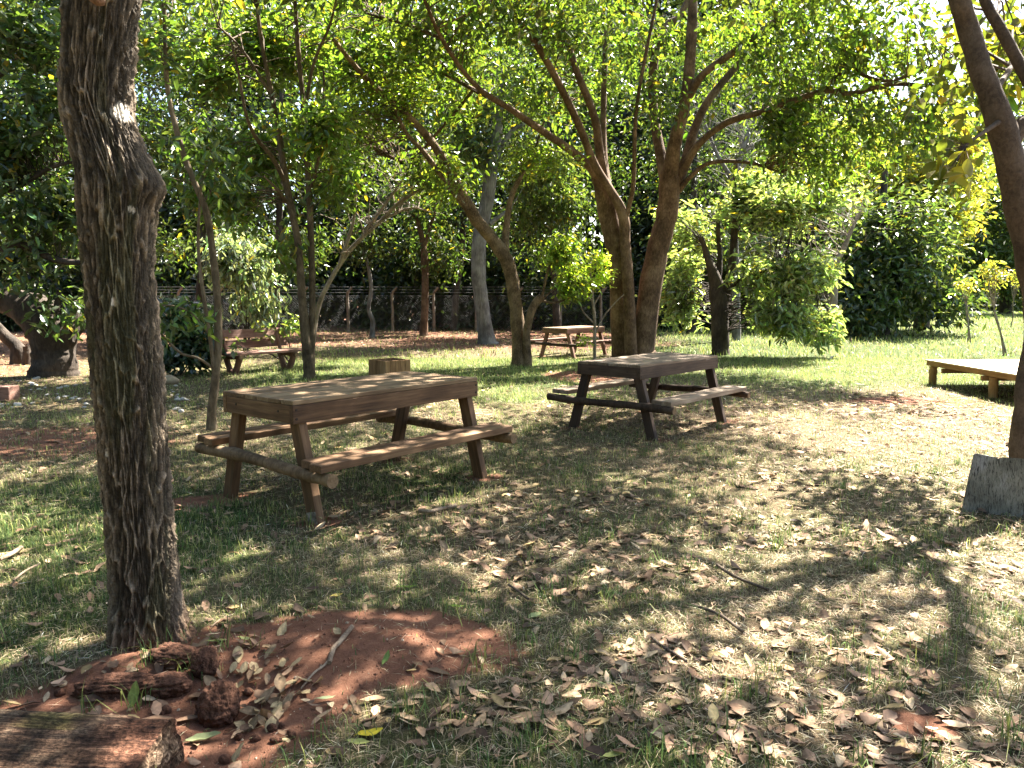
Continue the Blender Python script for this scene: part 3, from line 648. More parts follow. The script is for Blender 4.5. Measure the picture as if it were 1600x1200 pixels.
# ---- smooth-barked tree at the right edge, board leaning on it
YR = 5.45
def build_right_tree():
    t = [('trunk', foot(1608, YR, 52, 1.35) + [(1612, 620, YR, 47), (1626, 500, YR + .05, 44), (1612, 410, YR + .1, 42), (1588, 300, YR + .1, 39), (1573, 228, YR + .1, 41), (1554, 165, YR + .1, 35), (1530, 100, YR + .15, 31), (1512, 45, YR + .2, 29), (1496, -10, YR + .2, 28), (1450, -150, YR + .4, 25), (1400, -330, YR + .8, 20)], 24),
         ('branch', [(1577, 225, YR + .1, 28), (1596, 198, YR + .1, 25), (1625, 170, YR + .1, 23), (1680, 80, YR, 21), (1750, -100, YR - .1, 18), (1800, -300, YR, 13)], 14),
         ('branch', [(1630, 165, YR + .1, 20), (1608, 128, YR + .3, 18), (1585, 85, YR + .4, 17), (1558, 36, YR + .5, 16), (1535, -8, YR + .6, 15), (1500, -120, YR + .9, 11)], 12),
         ('branch', [(1556, 140, YR + .2, 10), (1568, 122, YR + .4, 9), (1582, 102, YR + .6, 7)], 8),
         ('branch', [(1562, 190, YR + .05, 9), (1535, 208, YR - .1, 6), (1508, 228, YR - .2, 5), (1495, 250, YR - .3, 3)], 8)]
    top1 = P(1400, -330, YR + .8); top2 = P(1800, -300, YR); top3 = P(1500, -120, YR + .9)
    def up(p0, p1, r0, r1):
        p0 = np.array(p0); p1 = np.array(p1); m = (p0 + p1) / 2 + np.array([0, 0, .35]); return np.array([np.r_[p0, r0], np.r_[m, (r0 + r1) / 2], np.r_[p1, r1]])
    t += [('branch', up(top1, (0.8, 6.6, 5.6), .05, .015), 8), ('branch', up(top1, (2.6, 8.4, 6.2), .05, .015), 8), ('branch', up(top2, (5.6, 7.4, 5.6), .05, .015), 8), ('branch', up(top3, (3.4, 9.4, 6.0), .04, .012), 8)]
    blobs = [((1.0, 6.9, 5.6), (1.9, 1.8, .8)), ((2.8, 7.8, 6.1), (2.2, 2.2, .9)), ((4.8, 7.2, 5.6), (2.2, 2.2, .9)), ((3.6, 9.6, 5.9), (2.2, 1.6, .7)), ((-0.6, 7.4, 5.6), (1.6, 1.6, .7)), pb(1560, 60, 6.9, 90, 60, .4), pb(1600, 90, 7.4, 70, 80, .4), ((1.5, 5.2, 5.3), (2.0, 1.3, .7)), ((0.4, 8.6, 5.9), (2.0, 1.5, .6)), ((3.3, 6.0, 5.9), (1.6, 1.4, .6))]
    root, lines = tree('smooth_bark_tree', 'smooth brown trunk forking at the photo edge with big yellowish leaves, grey board against it', t, bark_material('smooth_bark', (0.045, 0.03, 0.021), (0.092, 0.063, 0.045), (0.15, 0.107, 0.078), 14, 0.9, 0.35),
         blobs, [2.6, 3, 3, 2, 2.0, .35, .3, 2.2, 2.0, 1.2], 840, 22, 0.22, 0.15, 0.075, (0.075, 0.10, 0.022), seed=211, thin=0.6, yellow=0.10, droop=.35)
    # the large single leaves that show against the light
    b = root.location
    r = np.random.default_rng(5)
    spots = []
    for (u, v, n, su, sv) in ((1505, 235, 26, 34, 26), (1490, 275, 10, 26, 18), (1465, 262, 8, 20, 14), (1500, 180, 5, 8, 14)):
        for k in range(n): spots.append((u + su * r.normal() * .6, v + sv * r.normal() * .6, YR - .15 + .25 * r.normal()))
    leafmats = [leaf_material('broad_leaf_' + nm, .5, .4) for nm in ('a',)]
    protos = []
    for k in range(6):
        n = 7; s = np.linspace(0, 1, n); wd = 0.035 * np.sin(np.pi * np.clip(s, .02, .98)) ** .7 * (1.1 - .3 * s); L = 0.105
        z = -0.02 * s ** 2 * (1 + k * .2); rows = []
        for i in range(n): rows += [[s[i] * L, -wd[i], z[i] + .25 * wd[i]], [s[i] * L, 0, z[i]], [s[i] * L, wd[i], z[i] + .25 * wd[i]]]
        V = np.array(rows); F = []
        for i in range(n - 1):
            for j in (0, 1): F.append([i * 3 + j, i * 3 + j + 3, i * 3 + j + 4, i * 3 + j + 1])
        colr = np.array([(0.10, 0.12, 0.02), (0.20, 0.19, 0.025), (0.13, 0.14, 0.02), (0.09, 0.11, 0.02), (0.24, 0.20, 0.02), (0.12, 0.12, 0.03)][k])
        protos.append(mk('leaf', [(V, np.array(F), np.tile(colr, (len(V), 1)))], leafmats[0]))
    for (u, v, Y) in spots:
        q = P(u, v, Y); o = obj('leaf', protos[r.integers(6)], root); o.location = Vector(tuple(q)) - b
        o.rotation_euler = (r.normal() * .5, .4 + r.normal() * .5, r.uniform(0, 6.28)); s = r.uniform(.8, 1.3); o.scale = (s, s, s)
    # fine twigs that carry them
    a = P(1508, 228, YR - .2); pts = np.array([P(u, v, Y) for u, v, Y in spots]); sel = pts[np.linalg.norm(pts - a, axis=1) < .45]
    t_ = np.linspace(0, 1, 4)[None, :, None]; paths = a[None, None, :] * (1 - t_) + sel[:, None, :] * t_
    V, F = tubes(paths, np.tile(np.linspace(.003, .0015, 4), (len(sel), 1)), 4)
    tw_(mk('twigs', [(V - np.array(b), F, None)], M_BARK_BROWN), root)
build_right_tree()

# ---- leaning tree with a cut second stem
YL = 15.3
tree('leaning_tree', 'leaning tan tree with a cut side stem sprouting green, between planter and far table',
     [('trunk', foot(812, YL, 23, 1.5) + [(809, 510, YL, 22), (803, 455, YL, 21), (795, 415, YL, 21), (783, 393, YL, 21), (760, 362, YL, 19), (742, 340, YL - .1, 19), (712, 285, YL - .3, 15), (680, 230, YL - .5, 13), (648, 192, YL - .7, 12), (596, 145, YL - 1.0, 10), (565, 115, YL - 1.3, 8), (520, 60, YL - 1.6, 6)], 14),
      ('branch', [(740, 338, YL - .1, 12), (720, 314, YL - .3, 10), (688, 272, YL - .6, 9), (660, 235, YL - .8, 8), (630, 200, YL - 1.0, 6), (600, 120, YL - 1.2, 4)], 9),
      ('branch', [(789, 408, YL, 14), (791, 360, YL + .2, 11), (796, 320, YL + .3, 9), (806, 290, YL + .4, 8), (830, 250, YL + .5, 5), (850, 190, YL + .6, 3)], 9),
      ('cut_stem', foot(824, YL - .1, 13, 1.4) + [(823, 520, YL - .2, 12), (830, 488, YL - .3, 12), (838, 472, YL - .3, 13), (847, 464, YL - .3, 13)], 10),
      ('sprout', [(846, 468, YL - .3, 5), (851, 445, YL - .3, 4), (857, 420, YL - .3, 4), (868, 395, YL - .3, 3), (876, 385, YL - .3, 2)], 6),
      ('sprout', [(847, 470, YL - .3, 5), (865, 473, YL - .3, 4), (890, 466, YL - .3, 3), (915, 452, YL - .3, 2)], 6),
      ('sprout', [(847, 468, YL - .3, 4), (862, 455, YL - .3, 3), (885, 443, YL - .3, 2)], 6)],
     M_BARK_TAN, [pb(874, 388, YL - .3, 22, 16, .25), pb(900, 440, YL - .3, 22, 14, .25), pb(600, 180, YL - 1.0, 90, 60, .9), pb(700, 290, YL - .6, 60, 40, .6), pb(840, 250, YL + .5, 50, 45, .6), pb(540, 270, YL - .8, 60, 40, .6)], [1.4, 1.3, 3, 1.5, 1.3, 1.2], 260, 26, .14, .12, .048, (0.13, 0.19, 0.03), seed=301, thin=.3, yellow=.02)

# ---- slim double-stemmed young tree beside the planter
YD = 12.9
tree('double_stem_tree', 'slim young tree with two pale stems rising behind the near table',
     [('trunk', foot(483, YD, 17, 1.3) + [(480, 545, YD, 16), (474, 490, YD, 13), (470, 440, YD, 12), (466, 380, YD, 11), (456, 330, YD, 11), (445, 275, YD, 10), (438, 220, YD, 9), (425, 150, YD - .1, 7), (408, 60, YD - .2, 6), (398, -20, YD - .3, 5)], 12),
      ('trunk', [(486, 575, YD, 12), (487, 540, YD + .05, 11), (488, 460, YD + .1, 10), (486, 380, YD + .1, 10), (482, 290, YD + .1, 9), (476, 190, YD + .1, 8), (468, 100, YD + .1, 7), (462, 20, YD + .1, 6), (460, -60, YD + .1, 4)], 10),
      ('branch', [(446, 285, YD, 8), (425, 245, YD - .3, 7), (400, 215, YD - .6, 6), (385, 180, YD - .9, 5), (372, 110, YD - 1.1, 4), (360, 60, YD - 1.2, 3)], 7),
      ('branch', [(452, 320, YD, 6), (432, 295, YD - .3, 5), (412, 275, YD - .5, 3)], 7),
      ('branch', [(485, 300, YD, 6), (495, 260, YD - .2, 5), (505, 200, YD - .3, 4), (506, 110, YD - .4, 3)], 7),
      ('branch', [(477, 170, YD, 6), (490, 100, YD - .1, 5), (515, 40, YD - .2, 4), (530, -20, YD - .3, 3)], 7),
      ('branch', [(425, 150, YD - .1, 5), (380, 80, YD - .3, 4), (340, 40, YD - .4, 3)], 7)],
     bark_material('brown_green_bark', (0.032, 0.022, 0.013), (0.08, 0.057, 0.033), (0.16, 0.12, 0.072), 9, .4, .4), [pb(430, 60, YD + 1.3, 120, 80, .9), pb(520, 60, YD + 1.2, 90, 70, .9), pb(330, 90, YD + .6, 70, 70, .8), pb(500, 205, YD - .3, 45, 26, .35), pb(390, 230, YD + .9, 70, 40, .5), pb(350, 305, YD + .4, 60, 35, .5), pb(525, 290, YD, 34, 20, .3), pb(440, 400, YD + .1, 18, 40, .25), pb(450, -80, YD, 150, 60, 1.6)],
     [2.6, 2.0, 1.6, 1.1, 1.3, 1.0, .5, .35, 2], 420, 24, .17, .17, .07, (0.09, 0.145, 0.03), seed=401, thin=.5, yellow=.03)

# ---- thin pole-like stem in front of the bench
YT = 8.1
tree('thin_pole_tree', 'thin bent sapling stem standing just behind the near picnic table',
     [('trunk', foot(331, YT, 14, 1.4) + [(336, 600, YT, 13), (341, 530, YT, 12), (339, 460, YT, 12), (332, 390, YT, 11), (322, 330, YT, 10), (308, 295, YT, 9), (290, 250, YT, 9), (275, 200, YT, 8), (262, 140, YT, 7), (258, 60, YT, 6), (256, -40, YT, 5)], 10),
      ('branch', [(336, 600, YT, 7), (330, 540, YT - .05, 6), (318, 460, YT - .1, 6), (310, 390, YT - .1, 5), (312, 320, YT - .1, 4), (316, 270, YT - .1, 3)], 7),
      ('branch', [(333, 575, YT, 5), (310, 560, YT - .1, 4), (280, 550, YT - .15, 4), (247, 515, YT - .2, 3)], 6),
      ('branch', [(325, 520, YT - .05, 4), (300, 490, YT - .1, 3), (270, 478, YT - .15, 3), (240, 478, YT - .2, 2)], 6),
      ('branch', [(318, 318, YT, 5), (330, 296, YT + .1, 4), (338, 280, YT + .1, 3)], 6)],
     M_BARK_PALE, [pb(290, 240, YT, 50, 70, .5), pb(270, 100, YT, 45, 90, .5), pb(335, 270, YT, 25, 30, .2), pb(285, 500, YT - .15, 40, 25, .2), pb(258, -70, YT, 90, 60, .8)], [1.2, 1.2, .4, .6, 1.5], 60, 14, .14, .12, .055, (0.055, 0.095, 0.03), seed=501, thin=.5)

# ---- bare pale branching
def bare_twigs(lines, n, ln, seed, r0=0.010, up=0.5, dirx=0.0):
    r = np.random.default_rng(seed); S = np.vstack(lines); k = r.integers(len(S) // 4, len(S), n); A = S[k, :3]
    d = r.normal(size=(n, 3)); d[:, 2] = np.abs(d[:, 2]) * .6 + up; d[:, 0] += dirx; d = unit(d)
    l = ln * r.uniform(.4, 1.3, n)
    t = np.linspace(0, 1, 6)[None, :, None]; bend = r.normal(size=(n, 3)) * .25
    paths = A[:, None, :] + d[:, None, :] * t * l[:, None, None] + bend[:, None, :] * (t * t) * l[:, None, None] + r.normal(size=(n, 6, 3)) * .02 * t
    rr = np.minimum(S[k, 3] * .6, r0)[:, None] * np.linspace(1, .3, 6)[None, :]
    V, F = tubes(paths, np.maximum(rr, .0035), 4)
    # second order
    A2 = paths[:, 2:, :].reshape(-1, 3); m = len(A2); d2 = unit(np.repeat(d, 4, 0) + r.normal(size=(m, 3)) * .8); l2 = np.repeat(l, 4) * r.uniform(.25, .6, m)
    p2 = A2[:, None, :] + d2[:, None, :] * t[:, :4] / t[0, 3, 0] * l2[:, None, None]
    V2, F2 = tubes(p2, np.tile(np.linspace(.005, .0025, 4), (m, 1)), 3)
    return [(V, F, None), (V2, F2, None)]

def bare_tree(name, label, specs, bark, n, ln, seed, dirx=0.0, r0=.012):
    root, lines = tree(name, label, specs, bark, seed=seed)
    b = np.array(root.location); chs = bare_twigs(lines, n, ln, seed, r0, .5, dirx)
    tw_(mk('twigs', [(V - b, F, c) for V, F, c in chs], bark), root)
YB = 17.0
bare_tree('bare_leaning_tree', 'pale leaning tree with bare forked branches reaching up behind the planter box',
    [('trunk', foot(487, YB, 9, 1.3) + [(497, 480, YB, 8), (515, 440, YB, 7), (540, 400, YB, 7), (562, 375, YB, 6), (590, 350, YB, 5), (620, 320, YB, 6), (650, 300, YB, 5), (675, 290, YB, 3)], 9),
     ('branch', [(530, 415, YB, 7), (542, 380, YB - .1, 6), (552, 345, YB - .1, 5), (556, 300, YB - .2, 4), (552, 275, YB - .2, 3)], 7),
     ('branch', [(560, 378, YB, 6), (590, 335, YB + .1, 5), (612, 305, YB + .2, 4), (630, 280, YB + .2, 3)], 7),
     ('branch', [(600, 342, YB, 5), (640, 325, YB + .1, 3), (670, 330, YB + .2, 2)], 6)], M_BARK_BARE, 42, .9, 601)
bare_tree('bare_grey_tree', 'grey bare branches fanning out beneath the right limbs of the spreading tree',
    [('trunk', foot(1150, 23, 14, 1.3) + [(1150, 440, 23, 12), (1147, 350, 23, 11), (1150, 280, 23, 10), (1165, 220, 23, 8), (1185, 180, 23, 6)], 9),
     ('branch', [(1150, 290, 23, 8), (1120, 240, 23, 6), (1100, 190, 23, 4)], 7), ('branch', [(1158, 240, 23, 8), (1200, 215, 23, 6), (1250, 200, 23, 4)], 7)], M_BARK_GREY, 110, 2.0, 607, 0.2)
bare_tree('dead_fallen_branch_tree', 'leafless pale leaning branches in front of the broad dark-green tree',
    [('trunk', foot(1300, 22.5, 12, 1.2) + [(1306, 420, 22.5, 10), (1318, 390, 22.5, 8), (1330, 360, 22.5, 6), (1345, 330, 22.5, 4)], 8)], M_BARK_BARE, 40, 1.7, 611, -1.2)

# ---- tree whose leafy skirts hang beside the lawn
YH = 17.9
tree('leafy_skirt_tree', 'dark-trunked tree with glossy light-green leaves hanging to the lawn',
     [('trunk', foot(1126, YH, 26, 1.25) + [(1125, 500, YH, 27), (1122, 465, YH, 26), (1118, 440, YH, 20), (1105, 400, YH, 10), (1096, 370, YH, 7)], 14),
      ('branch', [(1128, 480, YH, 18), (1140, 440, YH, 14), (1147, 380, YH, 12), (1148, 320, YH, 10), (1150, 250, YH, 7)], 9),
      ('branch', [(1122, 450, YH, 10), (1125, 400, YH + .2, 8), (1122, 350, YH + .3, 7), (1130, 300, YH + .3, 5)], 8),
      ('branch', [(1135, 455, YH, 8), (1170, 430, YH - .4, 6), (1220, 420, YH - .8, 5), (1270, 425, YH - 1.1, 3)], 8)],
     M_BARK_DARK, [pb(1250, 430, YH - .9, 50, 40, .7), pb(1225, 495, YH - .8, 60, 34, .6), pb(1285, 500, YH - 1.0, 26, 30, .4), pb(1150, 310, YH, 80, 45, .8), pb(1235, 330, YH - .5, 80, 60, .7), pb(1060, 480, YH + .8, 36, 50, .5), pb(1070, 360, YH + .6, 40, 50, .6), pb(1290, 290, YH - .8, 45, 40, .5), pb(1050, 420, YH + 1, 36, 40, .6), pb(1195, 425, YH - .4, 36, 40, .4)],
     [2, 2, .8, 1.2, 1.8, 1.0, .9, .8, .8, .7], 430, 24, .15, .19, .07, (0.19, 0.24, 0.12), M_LEAF_GLOSS, seed=701, shade=False, droop=.4, vary=.4)

# ---- broad trees at the far edge of the lawn
def far_tree(name, label, u, Y, w, blobs, wts, n, per, L, W, color, seed, bark=None, **kw):
    kw.setdefault('cl_r', .4)
    return tree(name, label, [('trunk', foot(u, Y, w, 1.4) + [(u + 3, gv(Y, 1.6), Y, w * .9), (u - 2, gv(Y, 3.5), Y, w * .7), (u + 4, gv(Y, 5.5), Y, w * .4)], 10)], bark or M_BARK_DARK, blobs, wts, n, per, kw.pop('cl_r'), L, W, color, kw.pop('mat', M_LEAF), seed=seed, shade=False, twig_r=.012, **kw)
far_tree('broad_dark_tree', 'broad dark-green tree with foliage down to the grass at the lawn edge', 1380, 25.5, 20,
    [pb(1380, 450, 25, 75, 55, 1.6), pb(1340, 410, 25.5, 60, 60, 1.5), pb(1420, 400, 26, 60, 70, 1.5), pb(1390, 350, 25.5, 70, 60, 1.6), pb(1460, 470, 26, 35, 35, 1.0), pb(1340, 480, 24.5, 50, 30, 1.0)], [2, 2, 2, 2, .8, 1], 520, 26, .26, .11, (0.055, 0.085, 0.032), 801, hexa=False)
far_tree('yellow_green_tree', 'sunlit yellow-green tree rising above the broad dark tree', 1440, 30, 22,
    [pb(1420, 300, 29, 80, 55, 2), pb(1370, 340, 29, 50, 40, 1.5), pb(1470, 340, 30, 60, 60, 2), pb(1440, 240, 30, 70, 45, 2)], [2, 1, 1.6, 1.4], 470, 28, .26, .12, (0.22, 0.235, 0.05), 811, vary=.35, hexa=False)
far_tree('light_green_tree', 'light green airy tree filling the gap behind the twin-trunk tree and the dark tree', 1265, 31, 16,
    [pb(1250, 330, 31, 90, 60, 2.5), pb(1170, 280, 32, 80, 60, 2.5), pb(1300, 240, 31, 90, 60, 2.5), pb(1220, 420, 30, 90, 45, 2), pb(1120, 400, 31, 80, 60, 2), pb(1310, 380, 30, 50, 60, 2)], [2, 1.5, 2, 1.6, 1.5, 1.2], 560, 24, .28, .125, (0.15, 0.185, 0.055), 831, vary=.35, hexa=False)
far_tree('hazy_lawn_tree', 'pale green tree at the far end of the lawn above the dark fence', 1570, 50, 18,
    [pb(1560, 370, 49, 60, 50, 3), pb(1520, 420, 50, 50, 35, 2.5), pb(1600, 430, 50, 40, 35, 2.5), pb(1600, 320, 50, 60, 60, 3)], [2, 1.3, 1, 1.6], 300, 38, .38, .16, (0.075, 0.11, 0.035), 821, cl_r=.8, hexa=False)

# ---- trees and shrubs on the left
YF = 13.3
tree('dark_forked_tree', 'stout dark forked trunk in the shade at the left edge',
     [('trunk', foot(84, YF, 62, 1.25) + [(84, 545, YF, 62), (78, 515, YF, 72), (58, 492, YF, 64), (20, 472, YF, 46), (-30, 450, YF, 38), (-100, 400, YF, 30), (-130, 250, YF, 22)], 16),
      ('branch', [(95, 530, YF, 44), (104, 505, YF + .1, 40), (108, 485, YF + .1, 34), (106, 470, YF + .1, 26)], 12),
      ('branch', [(105, 535, YF, 22), (125, 512, YF + .2, 15), (150, 498, YF + .3, 10), (190, 480, YF + .4, 7)], 9),
      ('cut_stem', [(88, 500, YF - .3, 9), (89, 475, YF - .35, 9), (92, 456, YF - .35, 8)], 8),
      ('branch', [(-40, 450, YF, 20), (0, 395, YF - .2, 16), (40, 385, YF - .3, 14), (85, 405, YF - .4, 11), (130, 410, YF - .4, 8), (180, 400, YF - .4, 5)], 9),
      ('branch', [(-130, 330, YF, 14), (-40, 310, YF - .2, 12), (30, 290, YF - .2, 9), (80, 262, YF - .3, 6), (130, 250, YF - .4, 4)], 8),
      ('branch', [(-130, 250, YF, 14), (-60, 150, YF, 11), (10, 110, YF, 8), (50, 70, YF, 6)], 8)],
     M_BARK_DARK, [pb(40, 330, YF - .3, 80, 50, .8), pb(30, 200, YF - .2, 90, 70, 1.0), pb(60, 60, YF, 90, 70, 1.2), pb(110, 480, YF - .3, 60, 25, .4), pb(-60, 300, YF, 80, 160, 1.5), pb(20, 430, YF - .4, 60, 25, .5), pb(-30, -60, YF, 150, 90, 2)],
     [1.4, 2.2, 2.2, .18, 2, .25, 1.6], 390, 24, .2, .18, .08, (0.055, 0.092, 0.034), seed=901, shade=True, thin=.2)
tree('leaning_edge_trunk', 'short leaning grey-brown trunk beyond the dark forked tree',
     [('trunk', foot(30, 15.6, 24, 1.3) + [(24, 540, 15.6, 20), (8, 525, 15.6, 18), (-15, 500, 15.6, 16), (-60, 440, 15.6, 12), (-90, 330, 15.6, 9)], 10), ('stump', foot(42, 15.4, 12, 1.4) + [(42, 548, 15.4, 11), (41, 541, 15.4, 11)], 8)], M_BARK_DARK, [pb(-80, 330, 15.6, 50, 70, 1)], [1], 30, 30, .2, .14, .06, (0.04, 0.07, 0.025), seed=905)
def shrub(name, label, u, Y, blobs, w, n, per, L, W, color, seed, mat=None, cl_r=.14, droop=.6, nst=6, cat='shrub', **kw):
    r = np.random.default_rng(seed); base = P(u, gv(Y), Y); sp = []
    for k in range(nst):
        b = blobs[k % len(blobs)]; q = np.array(b[0]) + r.normal(size=3) * np.array(b[1]) * .4
        p0 = np.r_[base[0] + r.normal() * .06, base[1] + r.normal() * .06, -.05]; m = p0 * .5 + q * .5 + np.array([0, 0, .1])
        sp.append(('stem', np.array([np.r_[p0, .016], np.r_[m, .011], np.r_[q, .005]]), 6))
    return tree(name, label, sp, M_BARK_DARK, blobs, w, n, per, cl_r, L, W, color, mat or M_LEAF_GLOSS, seed=seed, base=base, cat=cat, shade=False, droop=droop, **kw)
shrub('round_leaf_shrub', 'bluish-green glossy round-leaved shrub between the big trunk and the bench', 282, 13.6, [pb(285, 510, 13.4, 38, 40, .35), pb(270, 555, 13.3, 40, 22, .35), pb(310, 560, 13.3, 25, 20, .25)], [2, 1.2, .8], 95, 22, .13, .085, (0.05, 0.085, 0.05), 911)
shrub('pale_drooping_shrub', 'tall shrub with pale glinting drooping leaves behind the wooden bench', 385, 17.5, [pb(385, 425, 17, 42, 40, .6), pb(360, 395, 17, 40, 30, .6), pb(400, 470, 17.5, 40, 30, .5)], [2, 1.2, .8], 120, 26, .17, .06, (0.17, 0.21, 0.15), 921, droop=1.2, cl_r=.18)
shrub('bench_side_shrub', 'small leafy plant with broad leaves leaning over the end of the bench', 458, 15.6, [pb(408, 510, 14.6, 16, 6, .15), pb(450, 512, 14.9, 14, 10, .15), pb(366, 540, 13.2, 10, 10, .1)], [.7, 1, .3], 11, 11, .15, .07, (0.12, 0.16, 0.06), 931, cl_r=.10, nst=3)
YG = 15.4
tree('feathery_sapling', 'bright lime-green feathery sapling in front of the far picnic table',
     [('stem', foot(929, YG, 5, 1.3) + [(929, 500, YG, 5), (926, 470, YG, 4.5), (924, 440, YG, 4), (920, 415, YG, 3)], 7),
      ('branch', [(925, 470, YG, 3.5), (905, 452, YG - .1, 3), (893, 440, YG - .1, 2.5), (888, 425, YG - .1, 2)], 6), ('branch', [(927, 478, YG, 3), (940, 455, YG + .1, 2.5), (950, 425, YG + .1, 2)], 6),
      ('branch', [(930, 520, YG, 3), (945, 492, YG, 2.5), (962, 472, YG, 2), (975, 460, YG, 2)], 6), ('branch', [(928, 505, YG, 3), (912, 488, YG, 2.5), (905, 470, YG, 2)], 6)],
     M_BARK_BARE, [pb(905, 425, YG, 26, 16, .25), pb(925, 402, YG, 18, 12, .2), pb(944, 425, YG, 12, 14, .18), pb(888, 440, YG, 14, 8, .15), pb(915, 440, YG, 22, 12, .22), pb(912, 535, YG, 9, 7, .1)], [2, 1, 1, .7, 1.2, .3], 78, 24, .075, .085, .032, (0.40, 0.50, 0.10), M_LEAF, seed=941, cat='sapling', shade=False, droop=.25, flat=.7, base=P(929, gv(YG), YG))

# ---- single trunks that can be told apart before the forest
def trunk_tree(name, label, spec, bark, seed, blobs, n, color=(0.045, 0.075, 0.022), per=34, w=None, **kw):
    return tree(name, label, spec, bark, blobs, w, n, per, .35, .2, .085, color, seed=seed, shade=False, **kw)
trunk_tree('grey_twisted_tree', 'twisted grey trunk standing between the leaning tree and the fence',
    [('trunk', foot(760, 21.6, 25, 1.6, -3) + [(753, 480, 21.6, 22), (748, 430, 21.6, 23), (750, 370, 21.6, 22), (762, 310, 21.6, 20), (768, 260, 21.6, 18), (778, 200, 21.6, 14), (782, 130, 21.6, 10)], 14),
     ('branch', [(765, 350, 21.6, 9), (785, 335, 21.7, 6), (800, 325, 21.8, 4)], 7), ('branch', [(770, 250, 21.6, 9), (800, 205, 21.7, 7), (820, 195, 21.8, 5)], 7)], M_BARK_GREY, 951,
    [pb(780, 130, 21.5, 110, 70, 2), pb(720, 210, 22, 70, 50, 1.5), pb(850, 240, 23, 70, 50, 1.5), pb(860, 330, 24, 60, 40, 1.0), ((-.5, 23.5, 8.6), (4.5, 3.2, 1.4))], 330, color=(0.07, 0.105, 0.033), hexa=False)
trunk_tree('slender_fence_tree', 'slender dark forked trunk just in front of the wire fence',
    [('trunk', foot(662, 25.5, 12, 1.4) + [(664, 470, 25.5, 11), (664, 420, 25.5, 11), (660, 375, 25.5, 9), (648, 330, 25.5, 6)], 9), ('branch', [(663, 385, 25.5, 7), (675, 345, 25.5, 5), (690, 310, 25.5, 3)], 7)], M_BARK_BROWN, 961, [pb(665, 300, 25.5, 60, 40, 1.5), pb(700, 390, 26, 50, 30, 1.0)], 60)
trunk_tree('crooked_fence_sapling', 'thin crooked pale stem growing against the wire fence',
    [('trunk', foot(582, 24.5, 8, 1.3) + [(582, 500, 24.5, 7), (576, 482, 24.5, 6), (580, 450, 24.5, 6), (574, 410, 24.5, 5), (565, 388, 24.5, 4)], 8)], M_BARK_GREY, 971, [pb(565, 370, 24.5, 40, 30, .8)], 26)
for i, (u, Y, w_, lean, lab) in enumerate(((430, 22, 13, 6, 'dark straight trunk behind the end of the bench'), (870, 26, 12, -8, 'dark trunk behind the bright sapling'), (1080, 27, 14, 4, 'dark trunk deep behind the twin-trunk tree'), (200, 21, 14, -6, 'shadowed trunk right behind the big furrowed tree'), (710, 29, 11, 12, 'leaning trunk in the dark wood beyond the fence'), (310, 24, 12, 8, 'dim trunk in the wood behind the thin bent sapling'))):
    trunk_tree('wood_edge_tree', lab, [('trunk', foot(u, Y, w_, 1.4) + [(u + lean * .3, gv(Y, 1.5), Y, w_ * .9), (u + lean, gv(Y, 3.2), Y, w_ * .8), (u + lean * 1.2, gv(Y, 5.5), Y, w_ * .6), (u + lean * 2, gv(Y, 8), Y, w_ * .4)], 9)], M_BARK_DARK, 980 + i, [(P(u + lean, gv(Y, 5.5), Y), (2.4, 2.0, 1.8)), (P(u, gv(Y, 3.0), Y + 1), (1.8, 1.2, 1.0)), (P(u + lean, gv(Y, 8.5), Y + 1), (3.2, 3.0, 1.5))], 230, w=[1.6, .8, 2.4], hexa=False, group='trees at the edge of the wood')

